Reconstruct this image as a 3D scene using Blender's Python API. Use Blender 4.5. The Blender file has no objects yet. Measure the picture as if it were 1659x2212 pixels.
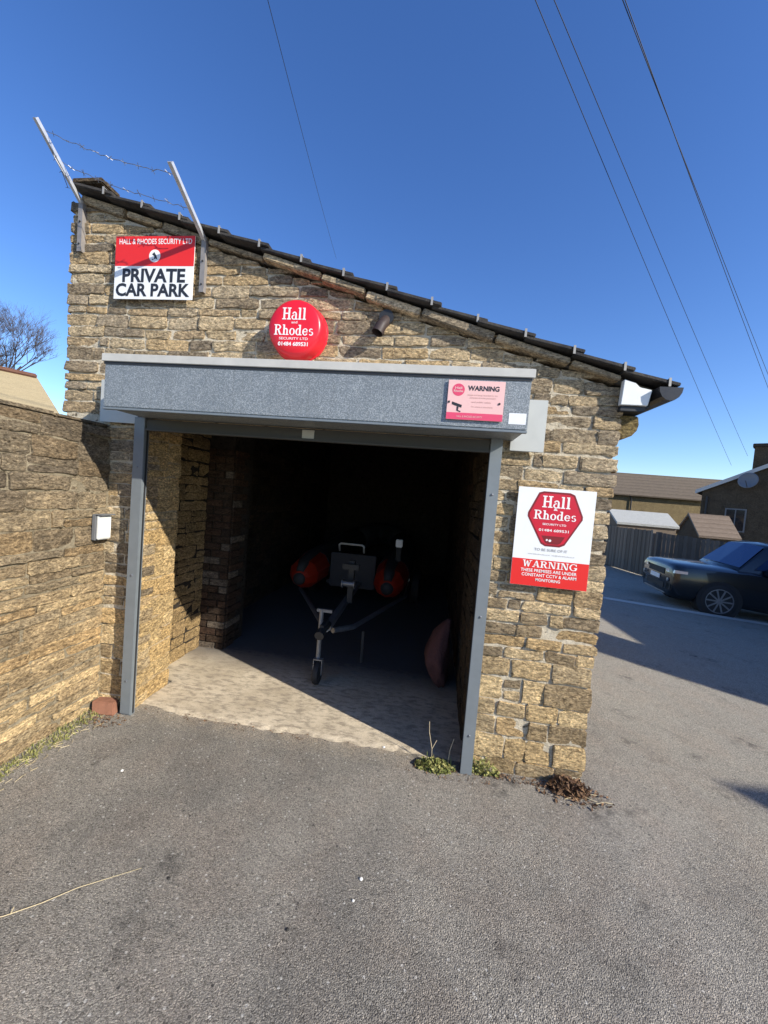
import bpy, bmesh, math, random
from mathutils import Vector, Matrix, noise
random.seed(11)
R = math.radians
scene = bpy.context.scene
COL = scene.collection

# ---------------------------------------------------------------- camera
cam_d = bpy.data.cameras.new('camera'); cam = bpy.data.objects.new('camera', cam_d); COL.objects.link(cam)
YAW, PITCH, ROLL = R(-7.486), R(-2.646), R(4.675)
f_ = Vector((math.sin(YAW)*math.cos(PITCH), math.cos(YAW)*math.cos(PITCH), math.sin(PITCH)))
r_ = Vector((math.cos(YAW), -math.sin(YAW), 0)); u_ = r_.cross(f_)
r2 = r_*math.cos(ROLL) + u_*math.sin(ROLL); u2 = -r_*math.sin(ROLL) + u_*math.cos(ROLL)
cam.matrix_world = Matrix(((r2.x, u2.x, -f_.x, 0), (r2.y, u2.y, -f_.y, -2.46), (r2.z, u2.z, -f_.z, 1.70), (0, 0, 0, 1)))
cam_d.sensor_fit = 'HORIZONTAL'; cam_d.sensor_width = 36; cam_d.lens = 36*831/1659
cam_d.clip_start = 0.05; cam_d.clip_end = 3000
scene.camera = cam
# ---------------------------------------------------------------- sky, sun, exposure
SUN = Vector((0.8944, -0.4472, 0.588)).normalized()          # towards the sun
world = bpy.data.worlds.new('World'); scene.world = world; world.use_nodes = True
wn = world.node_tree; wn.nodes.clear()
wo_ = wn.nodes.new('ShaderNodeOutputWorld'); bg = wn.nodes.new('ShaderNodeBackground'); sky = wn.nodes.new('ShaderNodeTexSky')
sky.sky_type = 'NISHITA'; sky.sun_disc = False; sky.sun_elevation = math.asin(SUN.z)
sky.sun_rotation = math.atan2(SUN.x, SUN.y); sky.altitude = 200; sky.air_density = 1.0; sky.dust_density = 0.25; sky.ozone_density = 3.6
bg.inputs['Strength'].default_value = 0.15
hsv = wn.nodes.new('ShaderNodeHueSaturation'); hsv.inputs['Saturation'].default_value = 1.20; hsv.inputs['Hue'].default_value = 0.512; wn.links.new(sky.outputs[0], hsv.inputs['Color']); wn.links.new(hsv.outputs[0], bg.inputs['Color']); wn.links.new(bg.outputs[0], wo_.inputs['Surface'])
sd = bpy.data.lights.new('sun', 'SUN'); sd.energy = 5.0; sd.angle = R(0.53); sd.color = (1, 0.94, 0.84)
so = bpy.data.objects.new('sun', sd); COL.objects.link(so); so.location = (30, -15, 25)
so.rotation_euler = SUN.to_track_quat('Z', 'Y').to_euler()
scene.view_settings.view_transform = 'Standard'; scene.view_settings.look = 'None'
scene.view_settings.exposure = 0.52; scene.view_settings.gamma = 1

# ---------------------------------------------------------------- helpers
WO = {}                                                       # world origin of every object made here
def tag(o, label, cat, group=None):
    o['label'] = label; o['category'] = cat
    if group: o['group'] = group
    return o
def thing(name, loc, label, cat, group=None):
    o = bpy.data.objects.new(name, None); COL.objects.link(o); o.location = loc; WO[o] = Vector(loc)
    o.empty_display_size = 0.1
    return tag(o, label, cat, group)
class MB:
    def __init__(s): s.v = []; s.f = []; s.k = []
    def add(s, vs, fs, k=0):
        b = len(s.v); s.v += [tuple(v) for v in vs]; s.f += [tuple(i+b for i in f) for f in fs]; s.k += [k]*len(fs); return s
    def box(s, lo, hi, M=None, k=0):
        x0, y0, z0 = lo; x1, y1, z1 = hi
        vs = [Vector(p) for p in ((x0,y0,z0),(x1,y0,z0),(x1,y1,z0),(x0,y1,z0),(x0,y0,z1),(x1,y0,z1),(x1,y1,z1),(x0,y1,z1))]
        if M: vs = [M @ v for v in vs]
        return s.add(vs, [(0,3,2,1),(4,5,6,7),(0,1,5,4),(1,2,6,5),(2,3,7,6),(3,0,4,7)], k)
    def prism(s, pts, a, b, k=0):                              # pts: bottom ring at offset a, top ring at offset b (Vectors added)
        n = len(pts); a = Vector(a); b = Vector(b)
        vs = [Vector(p)+a for p in pts] + [Vector(p)+b for p in pts]
        return s.add(vs, [tuple(range(n))[::-1], tuple(range(n, 2*n))] + [(i, (i+1) % n, n+(i+1) % n, n+i) for i in range(n)], k)
    def tube(s, path, r, n=8, k=0, cap=True):
        path = [Vector(p) for p in path]; rs = r if isinstance(r, (list, tuple)) else [r]*len(path)
        vs = []; ref = None
        for i, p in enumerate(path):
            d = (path[min(i+1, len(path)-1)] - path[max(i-1, 0)]).normalized()
            if ref is None: ref = d.orthogonal().normalized()
            ref = (ref - d*ref.dot(d)).normalized(); q = d.cross(ref)
            vs += [p + (ref*math.cos(2*math.pi*j/n) + q*math.sin(2*math.pi*j/n))*rs[i] for j in range(n)]
        fs = [(i*n+j, i*n+(j+1) % n, (i+1)*n+(j+1) % n, (i+1)*n+j) for i in range(len(path)-1) for j in range(n)]
        if cap: fs += [tuple(range(n))[::-1], tuple(range(len(vs)-n, len(vs)))]
        return s.add(vs, fs, k)
    def lathe(s, prof, M, n=24, k=0):                          # prof (r, h) turned about local Z, then M
        vs = [M @ Vector((r*math.cos(2*math.pi*j/n), r*math.sin(2*math.pi*j/n), h)) for r, h in prof for j in range(n)]
        fs = [(i*n+j, i*n+(j+1) % n, (i+1)*n+(j+1) % n, (i+1)*n+j) for i in range(len(prof)-1) for j in range(n)]
        if prof[0][0] > 1e-6: fs.append(tuple(range(n))[::-1])
        if prof[-1][0] > 1e-6: fs.append(tuple(range(len(vs)-n, len(vs))))
        return s.add(vs, fs, k)
    def grid(s, rows, k=0, closed=False):
        m = len(rows[0]); vs = [p for r in rows for p in r]
        fs = [(i*m+j, i*m+(j+1) % m, (i+1)*m+(j+1) % m, (i+1)*m+j) for i in range(len(rows)-1) for j in range(m if closed else m-1)]
        return s.add(vs, fs, k)
def mk(name, mb, mat, parent=None, origin=None, smooth=False, bevel=0, label=None, kind=None, T=None, seg=2, recalc=True, angle=None):
    vs = [Vector(v) for v in mb.v]
    if T: vs = [T @ v for v in vs]
    if origin is None:
        lo = [min(v[i] for v in vs) for i in range(3)]; hi = [max(v[i] for v in vs) for i in range(3)]
        origin = Vector(((lo[0]+hi[0])/2, (lo[1]+hi[1])/2, lo[2]))
    origin = Vector(origin)
    me = bpy.data.meshes.new(name); me.from_pydata([v-origin for v in vs], [], mb.f)
    mats = mat if isinstance(mat, (list, tuple)) else [mat]
    for m in mats: me.materials.append(m)
    if len(mats) > 1: me.polygons.foreach_set('material_index', mb.k)
    if bevel or recalc:
        bm = bmesh.new(); bm.from_mesh(me)
        bmesh.ops.recalc_face_normals(bm, faces=bm.faces)
        if bevel:
            ed = [e for e in bm.edges if len(e.link_faces) == 2 and e.calc_face_angle(0) > 0.5]
            bmesh.ops.bevel(bm, geom=ed, offset=bevel, segments=seg, affect='EDGES', clamp_overlap=True)
        bm.to_mesh(me); bm.free()
    if smooth:
        me.polygons.foreach_set('use_smooth', [True]*len(me.polygons))
        if angle: me.set_sharp_from_angle(angle=angle)
    me.update()
    o = bpy.data.objects.new(name, me); COL.objects.link(o)
    if parent is not None: o.parent = parent; o.location = origin - WO[parent]
    else: o.location = origin
    WO[o] = origin
    if label: o['label'] = label
    if kind: o['kind'] = kind
    return o
def bx(name, lo, hi, mat, parent, bevel=0.003, **kw): return mk(name, MB().box(lo, hi), mat, parent, bevel=bevel, **kw)

# ---------------------------------------------------------------- materials
class NT:
    def __init__(s, name, rough=0.8, spec=0.3):
        s.m = bpy.data.materials.new(name); s.m.use_nodes = True; s.t = s.m.node_tree; s.n = s.t.nodes; s.l = s.t.links
        s.b = s.n['Principled BSDF']; s.b.inputs['Roughness'].default_value = rough; s.b.inputs['Specular IOR Level'].default_value = spec
    def set(s, sock, v):
        if hasattr(v, 'is_output') or isinstance(v, bpy.types.NodeSocket): s.l.new(v, sock)
        else: sock.default_value = v
    def node(s, t, out=0, **kw):
        n = s.n.new(t)
        for k, v in kw.items():
            if k.startswith('i_'):
                key = k[2:]; key = int(key) if key.isdigit() else key.replace('_', ' ')
                s.set(n.inputs[key], v)
            else: setattr(n, k, v)
        return n.outputs[out]
    def coord(s, which='Object'): return s.node('ShaderNodeTexCoord', which) if False else s.n.new('ShaderNodeTexCoord').outputs[which]
    def pos(s): return s.n.new('ShaderNodeNewGeometry').outputs['Position']
    def noise(s, vec, scale, detail=4, rough=0.6, out='Fac', dist=0):
        n = s.n.new('ShaderNodeTexNoise'); s.l.new(vec, n.inputs['Vector']); n.inputs['Scale'].default_value = scale
        n.inputs['Detail'].default_value = detail; n.inputs['Roughness'].default_value = rough; n.inputs['Distortion'].default_value = dist
        return n.outputs[out]
    def voro(s, vec, scale, feature='F1', out='Distance'):
        n = s.n.new('ShaderNodeTexVoronoi'); n.feature = feature; s.l.new(vec, n.inputs['Vector']); n.inputs['Scale'].default_value = scale
        return n.outputs[out]
    def ramp(s, fac, stops, interp='LINEAR'):
        n = s.n.new('ShaderNodeValToRGB'); n.color_ramp.interpolation = interp; e = n.color_ramp.elements
        while len(e) < len(stops): e.new(0.5)
        for i, (p, c) in enumerate(stops):
            e[i].position = p; e[i].color = (c, c, c, 1) if isinstance(c, (int, float)) else (*c, 1)
        s.set(n.inputs[0], fac); return n.outputs[0]
    def mix(s, fac, a, b, mode='MIX'):
        n = s.n.new('ShaderNodeMix'); n.data_type = 'RGBA'; n.blend_type = mode
        s.set(n.inputs[0], fac)
        for i, v in ((6, a), (7, b)): s.set(n.inputs[i], (*v, 1) if isinstance(v, tuple) and len(v) == 3 else v)
        return n.outputs[2]
    def math(s, op, a, b=0.0, clamp=False):
        n = s.n.new('ShaderNodeMath'); n.operation = op; n.use_clamp = clamp; s.set(n.inputs[0], a); s.set(n.inputs[1], b); return n.outputs[0]
    def sep(s, v): return s.n.new('ShaderNodeSeparateXYZ') if v is None else s._sep(v)
    def _sep(s, v): n = s.n.new('ShaderNodeSeparateXYZ'); s.l.new(v, n.inputs[0]); return n.outputs
    def scale(s, v, xyz):
        n = s.n.new('ShaderNodeMapping'); s.l.new(v, n.inputs[0]); n.inputs['Scale'].default_value = xyz; return n.outputs[0]
    def bump(s, h, dist, strength=1.0, normal=None):
        n = s.n.new('ShaderNodeBump'); s.l.new(h, n.inputs['Height']); n.inputs['Distance'].default_value = dist; n.inputs['Strength'].default_value = strength
        if normal: s.l.new(normal, n.inputs['Normal'])
        return n.outputs[0]
    def done(s, col=None, rough=None, normal=None, metal=None):
        if col is not None: s.set(s.b.inputs['Base Color'], (*col, 1) if isinstance(col, tuple) and len(col) == 3 else col)
        if rough is not None: s.set(s.b.inputs['Roughness'], rough)
        if normal is not None: s.l.new(normal, s.b.inputs['Normal'])
        if metal is not None: s.set(s.b.inputs['Metallic'], metal)
        return s.m
def plain(name, col, rough=0.5, metal=0.0, spec=0.4, var=0.12, vs=30, bump=0.0):
    t = NT(name, rough, spec); p = t.pos(); n = t.noise(p, vs, 4)
    k = t.math('MULTIPLY_ADD', n, 2*var); t.n[-1].inputs[2].default_value = 1-var
    c = t.mix(1.0, (*col, 1), k, 'MULTIPLY')
    nm = t.bump(n, bump) if bump else None
    return t.done(c, t.math('MULTIPLY', k, rough), nm, metal)

def stone_mat(name, cols, soot=0.5, clean_low=True, bumpd=0.028, low=(1.16, 1.08, 0.90)):
    t = NT(name, 0.92, 0.15); p = t.pos(); g = t.n.new('ShaderNodeNewGeometry'); oi = t.n.new('ShaderNodeObjectInfo')
    rnd = t.math('FRACT', t.math('ADD', g.outputs['Random Per Island'], oi.outputs['Random']))
    n = len(cols); base = t.ramp(rnd, [(i/n, c) for i, c in enumerate(cols)], 'CONSTANT')
    big = t.noise(p, 3.0, 5, 0.65); mid = t.noise(t.scale(p, (.7, .7, 1.5)), 24, 7, 0.75); fine = t.noise(t.scale(p, (0.55, 0.55, 1.7)), 85, 5, 0.8); spk = t.noise(p, 330, 3, 0.7)
    c = t.mix(t.ramp(mid, [(0.36, 0.0), (0.60, 1.0)]), t.mix(1.0, base, (.62, .60, .58), 'MULTIPLY'), t.mix(1.0, base, (1.35, 1.27, 1.15), 'MULTIPLY'))
    c = t.mix(t.ramp(fine, [(0.36, 0.85), (0.52, 0.0)]), c, t.mix(1.0, c, (0.36, 0.33, 0.31), 'MULTIPLY'))
    s = t.math('MULTIPLY', t.ramp(big, [(0.42, 0.0), (0.66, 1.0)]), soot)
    c = t.mix(s, c, t.mix(1.0, c, (0.55, 0.53, 0.52), 'MULTIPLY'))
    c = t.mix(t.ramp(spk, [(0.54, 0.0), (0.70, 0.6)]), c, t.mix(1.0, c, (1.9, 1.85, 1.7), 'MULTIPLY'))
    c = t.mix(t.ramp(spk, [(0.34, 0.6), (0.46, 0.0)]), c, t.mix(1.0, c, (.45, .43, .42), 'MULTIPLY'))
    c = t.mix(t.ramp(t.noise(p, 8, 6, 0.75), [(0.58, 0.0), (0.70, 0.45)]), c, t.mix(1.0, c, (1.55, 1.6, 1.65), 'MULTIPLY'))
    if clean_low:
        z = t._sep(p)[2]; zz = t.math('ADD', z, t.math('MULTIPLY', big, 0.9))
        c = t.mix(t.ramp(t.math('MULTIPLY', zz, 0.4), [(0.30, 0.9), (0.86, 0.0)]), c, t.mix(1.0, c, low, 'MULTIPLY'))
    cell = t._sep(t.voro(t.scale(p, (.8, .8, 1.3)), 95, 'F1', 'Color'))[0]
    c = t.mix(t.ramp(cell, [(0.0, .75), (.45, 0.0)]), c, t.mix(1.0, c, (.50, .47, .45), 'MULTIPLY'))
    c = t.mix(t.ramp(cell, [(.62, 0.0), (1.0, .7)]), c, t.mix(1.0, c, (1.5, 1.46, 1.38), 'MULTIPLY'))
    chip = t.voro(t.scale(p, (.8, .8, 1.5)), 34, 'F1', 'Distance'); pit = t.noise(t.scale(p, (.8, .8, 1.4)), 48, 6, .8)
    c = t.mix(t.ramp(pit, [(.36, .85), (.43, 0.0)]), c, t.mix(1.0, c, (.30, .27, .25), 'MULTIPLY'))
    c = t.mix(t.ramp(pit, [(.57, .0), (.64, .6)]), c, t.mix(1.0, c, (1.55, 1.5, 1.42), 'MULTIPLY'))
    h = t.math('ADD', t.math('MULTIPLY', mid, 0.5), t.math('MULTIPLY', pit, 0.8))
    h = t.math('SUBTRACT', h, t.math('MULTIPLY', chip, 0.35))
    return t.done(c, 0.93, t.bump(h, bumpd))
STONE = stone_mat('weathered sandstone', [(.56,.465,.315),(.44,.37,.26),(.62,.53,.375),(.36,.305,.225),(.54,.425,.265),(.42,.365,.28),(.60,.505,.35),(.49,.395,.265),(.32,.275,.21),(.54,.465,.34),(.60,.475,.295),(.47,.405,.30),(.27,.235,.185)], .48)
STONE_W = stone_mat('boundary sandstone', [(.22,.188,.142),(.18,.155,.12),(.26,.222,.165),(.24,.192,.13),(.20,.178,.142),(.29,.25,.185)], 0.45, True, .024, (2.5, 2.28, 1.82))
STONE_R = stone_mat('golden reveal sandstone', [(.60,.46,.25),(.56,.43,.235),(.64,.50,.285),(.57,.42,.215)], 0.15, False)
STONE_IN = stone_mat('shade-darkened interior stone', [(.045,.036,.027),(.06,.048,.036),(.035,.028,.022),(.07,.05,.04)], 0.5, False)  # interior darkness put into the stone colour
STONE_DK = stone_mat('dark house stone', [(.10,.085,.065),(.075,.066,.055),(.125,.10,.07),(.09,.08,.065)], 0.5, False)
STONE_PALE = stone_mat('pale house stone', [(.52,.40,.22),(.48,.37,.21),(.56,.44,.26),(.45,.35,.2)], 0.1, False, 0.006)
def mortar_mat(name, c1, c2, mul=1.0):
    t = NT(name, 0.95, 0.1); p = t.pos(); n = t.noise(p, 14, 6, 0.7); f = t.noise(p, 190, 4, 0.7)
    c = t.mix(t.ramp(n, [(0.35, 0.0), (0.62, 1.0)]), c1, c2)
    c = t.mix(t.ramp(f, [(0.35, 0.55), (0.6, 0.0)]), c, t.mix(1.0, c, (0.5, 0.48, 0.45), 'MULTIPLY'))
    op = t.noise(t.scale(p, (1, 1, 1.6)), 17, 4, .7)
    c = t.mix(t.ramp(op, [(.35, .9), (.43, 0.0)]), c, t.mix(1.0, c, (.16, .14, .12), 'MULTIPLY'))
    return t.done(c, 0.95, t.bump(t.math('ADD', t.math('MULTIPLY', f, .6), t.math('MULTIPLY', op, 1.6)), 0.014))
MORTAR = mortar_mat('lime mortar', (.56,.49,.36), (.78,.69,.53))
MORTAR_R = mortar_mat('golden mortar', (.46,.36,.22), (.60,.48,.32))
MORTAR_W = mortar_mat('wall mortar', (.22,.185,.125), (.40,.34,.235))
MORTAR_IN = mortar_mat('shade-darkened mortar', (.035,.03,.025), (.06,.05,.04))  # darkened to deepen the shade inside the garage
# asphalt
def asphalt():
    t = NT('weathered asphalt', 0.9, 0.25); p = t.pos(); x, y, z = t._sep(p)
    agg = t.voro(p, 210, 'F1', 'Color'); agd = t.voro(p, 210); ag2 = t.voro(p, 430, 'F1', 'Color')
    a = t._sep(agg)[0]; a2 = t._sep(ag2)[1]
    big = t.noise(p, 1.1, 6, 0.62); mid = t.noise(p, 5.5, 6, 0.7); tiny = t.noise(p, 60, 4, 0.7)
    base = t.mix(t.ramp(big, [(0.36, 0.0), (0.64, 1.0)]), (.192, .181, .160), (.296, .277, .240))
    # paler, more worn lane to the right of the building
    lane = t.math('ADD', t.math('ADD', t.math('MULTIPLY', x, 0.9), t.math('MULTIPLY', y, 0.28)), t.math('MULTIPLY', mid, 0.9))
    base = t.mix(t.ramp(t.math('MULTIPLY', lane, 0.3), [(0.42, 0.0), (0.72, 0.8)]), base, (.325, .302, .25))
    base = t.mix(t.ramp(mid, [(0.26, 0.25), (0.42, 0.0)]), base, (.105, .10, .092))
    # dusty sand washed out over the threshold
    dust = t.math('SUBTRACT', 1.0, t.math('MULTIPLY', t.math('ABSOLUTE', t.math('ADD', y, -0.10)), 4.2), True)
    dust = t.math('MULTIPLY', dust, t.ramp(t.math('ADD', t.math('MULTIPLY', x, .2), .5), [(.06, 0.0), (.10, 1.0), (.48, 1.0), (.60, 0.0)]))
    dust = t.math('MULTIPLY', dust, t.ramp(mid, [(0.36, 0.15), (0.58, 1.0)]))
    base = t.mix(t.math('MULTIPLY', dust, .85), base, (.40, .335, .245))
    c = t.mix(t.ramp(a, [(0.0, .85), (0.36, 0.0)]), base, t.mix(1.0, base, (0.42, 0.41, 0.40), 'MULTIPLY'))
    c = t.mix(t.ramp(a, [(0.62, 0.0), (1.0, 0.6)]), c, t.mix(1.0, c, (1.75, 1.70, 1.62), 'MULTIPLY'))
    c = t.mix(t.ramp(a2, [(0.66, 0.0), (1.0, 0.85)]), c, t.mix(1.0, c, (1.9, 1.85, 1.78), 'MULTIPLY'))
    c = t.mix(t.ramp(a2, [(0.0, 0.8), (0.35, 0.0)]), c, t.mix(1.0, c, (.42, .41, .40), 'MULTIPLY'))
    chips = t.voro(p, 46, 'F1', 'Color'); cd = t.voro(p, 46)
    c = t.mix(t.math('MULTIPLY', t.ramp(t._sep(chips)[2], [(.955, 0.0), (.96, 1.0)]), t.ramp(cd, [(.18, .8), (.26, 0.0)])), c, (.55, .53, .48))
    c = t.mix(t.math('MULTIPLY', t.ramp(t._sep(chips)[1], [(.965, 0.0), (.97, 1.0)]), t.ramp(cd, [(.2, .8), (.3, 0.0)])), c, (.04, .04, .04))
    hue = t.noise(p, 3.1, 3); c = t.mix(t.ramp(hue, [(.45, 0.0), (.62, .5)]), c, t.mix(1.0, c, (1.05, .985, .95), 'MULTIPLY'))
    oil = t.noise(p, 2.6, 4, 0.6); oil2 = t.noise(p, 14, 3, 0.6)
    c = t.mix(t.math('MULTIPLY', t.ramp(oil, [(0.58, 0.0), (0.70, 1.0)]), t.ramp(oil2, [(0.42, 0.0), (0.62, 0.7)])), c, (.045, .042, .04))
    h = t.math('ADD', t.math('MULTIPLY', t.math('SUBTRACT', 1.0, agd), 1.0), t.math('MULTIPLY', a2, 0.5))
    return t.done(c, 0.88, t.bump(h, 0.0045))
ASPHALT = asphalt()
def concrete():
    t = NT('old sandy concrete', 0.9, 0.2); p = t.pos(); y = t._sep(p)[1]
    big = t.noise(p, 2.2, 6, 0.65); mid = t.noise(t.scale(p, (1, 2.2, 1)), 12, 6, 0.7); f = t.noise(p, 150, 4, 0.7)
    c = t.mix(t.ramp(big, [(0.35, 0.0), (0.65, 1.0)]), (.48, .40, .285), (.70, .60, .445))
    c = t.mix(t.ramp(mid, [(0.38, 0.8), (0.54, 0.0)]), c, (.29, .245, .185))
    c = t.mix(t.ramp(f, [(0.36, 0.5), (0.5, 0.0)]), c, t.mix(1.0, c, (0.55, 0.52, 0.48), 'MULTIPLY'))
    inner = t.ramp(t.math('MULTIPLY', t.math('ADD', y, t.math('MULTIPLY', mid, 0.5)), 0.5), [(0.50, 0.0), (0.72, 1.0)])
    c = t.mix(inner, c, (.085, .085, .088))                     # inner shade painted into the floor colour further in
    return t.done(c, 0.85, t.bump(t.math('ADD', f, mid), 0.006))
CONCRETE = concrete()
def speckle_steel():
    t = NT('grey flecked coated steel', 0.5, 0.5); p = t.pos(); v = t.voro(p, 260, 'F1', 'Color'); s = t._sep(v)[0]; n = t.noise(p, 6, 4)
    c = t.mix(t.ramp(s, [(0.55, 0.0), (0.95, 0.75)]), (.195, .22, .235), (.44, .47, .485))
    c = t.mix(t.ramp(s, [(0.05, 0.5), (0.25, 0.0)]), c, (.10, .13, .15))
    c = t.mix(t.ramp(n, [(0.3, 0.25), (0.6, 0.0)]), c, (.14, .16, .175))
    st = t.noise(t.scale(p, (9, 9, .5)), 4, 5, .7)
    c = t.mix(t.ramp(st, [(.52, 0.0), (.72, .35)]), c, t.mix(1.0, c, (.62, .60, .56), 'MULTIPLY'))
    return t.done(c, 0.45, t.bump(s, 0.0006), 0.15)
HOUSING = speckle_steel()
RAIL = plain('grey coated guide rail', (.20, .225, .24), 0.45, 0.2, var=0.15, vs=12)
PLATE = plain('galvanised end plate', (.50, .51, .48), 0.55, 0.15, var=0.12, vs=8)
FLASH = plain('pale lead-grey flashing', (.50, .49, .45), 0.65, 0.0, var=0.18, vs=9, bump=0.002)
DARKSTEEL = plain('dark steel', (.035, .037, .04), 0.5, 0.3)
GALV = plain('galvanised bracket steel', (.58, .60, .62), 0.45, 0.45, var=0.2, vs=25)
STRAPM = plain('dull weathered bracket steel', (.27, .25, .235), .6, .3, var=.3, vs=20)
WIRE = plain('barbed wire steel', (.22, .23, .25), 0.45, 0.7)
CABLE = plain('black cable sheath', (.02, .022, .03), 0.6)
RED = plain('red sign print', (.72, .025, .022), 0.4, var=0.05, vs=6)
CRIMSON = plain('crimson sign print', (.56, .012, .035), 0.4, var=0.12, vs=6)
DKRED = plain('dark red sign shading', (.20, .012, .018), 0.45, var=0.1)
DRUM = plain('red moulded plastic', (.74, .014, .03), 0.32, spec=0.5, var=0.08, vs=5)
PINK = plain('sun-faded pink sign print', (.80, .50, .47), 0.5, var=0.05, vs=5)
FADERED = plain('sun-faded red print', (.70, .07, .15), 0.5, var=0.08, vs=8)
WHITE = plain('white sign board', (.80, .81, .80), 0.4, var=0.05, vs=6)
WHITEINK = plain('white ink', (.84, .82, .80), 0.45, var=0.03)
BLACKINK = plain('black ink', (.022, .025, .032), 0.5)
GREYINK = plain('grey ink', (.36, .36, .37), 0.5)
TANINK = plain('faded text ink', (.45, .27, .24), 0.5)
STICKER = plain('white paper sticker', (.78, .80, .82), 0.6, var=0.06)
PVC = plain('white painted board', (.76, .77, .74), 0.45, var=0.08, vs=14)
BOXPLASTIC = plain('cream plastic casing', (.66, .66, .62), 0.45, var=0.08)
GREYPL = plain('grey plastic', (.16, .165, .17), 0.5)
GUTTER = plain('black plastic gutter', (.022, .022, .025), 0.35)
def tile_mat():
    t = NT('dark concrete roof tile', 0.9, 0.2); p = t.pos(); n = t.noise(p, 9, 6, 0.7); f = t.noise(p, 120, 4)
    c = t.mix(t.ramp(n, [(0.35, 0.0), (0.65, 1.0)]), (.030, .029, .031), (.075, .068, .060))
    c = t.mix(t.ramp(f, [(0.6, 0.0), (0.75, 0.5)]), c, (.16, .15, .11))
    return t.done(c, 0.85, t.bump(f, 0.004))
TILE = tile_mat()
FLAG = stone_mat('verge flagstone', [(.44,.37,.26),(.34,.29,.21),(.50,.42,.30),(.27,.235,.18)], 0.35, False, 0.006)
BRICK = stone_mat('old red brick', [(.058,.040,.030),(.046,.033,.025),(.066,.042,.030),(.040,.029,.023),(.12,.105,.09),(.052,.034,.026)], 0.4, False, 0.006)
ORANGE = plain('orange inflatable fabric', (.24, .014, .003), 0.5, var=0.08)
RUBBER = plain('black rubber', (.02, .02, .021), 0.7, var=0.2)
SILVER = plain('zinc plated steel', (.22, .23, .25), 0.4, 0.6, var=0.35)
SACKM = plain('dusty maroon sacking', (.11, .05, .047), 0.95, var=0.4, vs=35, bump=0.01)
RUSTB = plain('red-brown clay', (.25, .115, .07), 0.9, var=0.3, vs=25, bump=0.006)
def leaf(name, c, c2):
    t = NT(name, 0.7, 0.3); g = t.n.new('ShaderNodeNewGeometry')
    t.b.inputs['Subsurface Weight'].default_value = 0.0
    return t.done(t.mix(g.outputs['Random Per Island'], c, c2))
GRASS = leaf('weed green', (.13, .155, .035), (.36, .33, .12))
DRYLEAF = leaf('dead brown leaf', (.085, .045, .025), (.24, .14, .07))
STRAW = leaf('straw', (.46, .37, .21), (.62, .52, .33))
BARK = plain('grey-brown bark', (.07, .058, .058), 0.9, var=0.3, vs=6)

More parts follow.
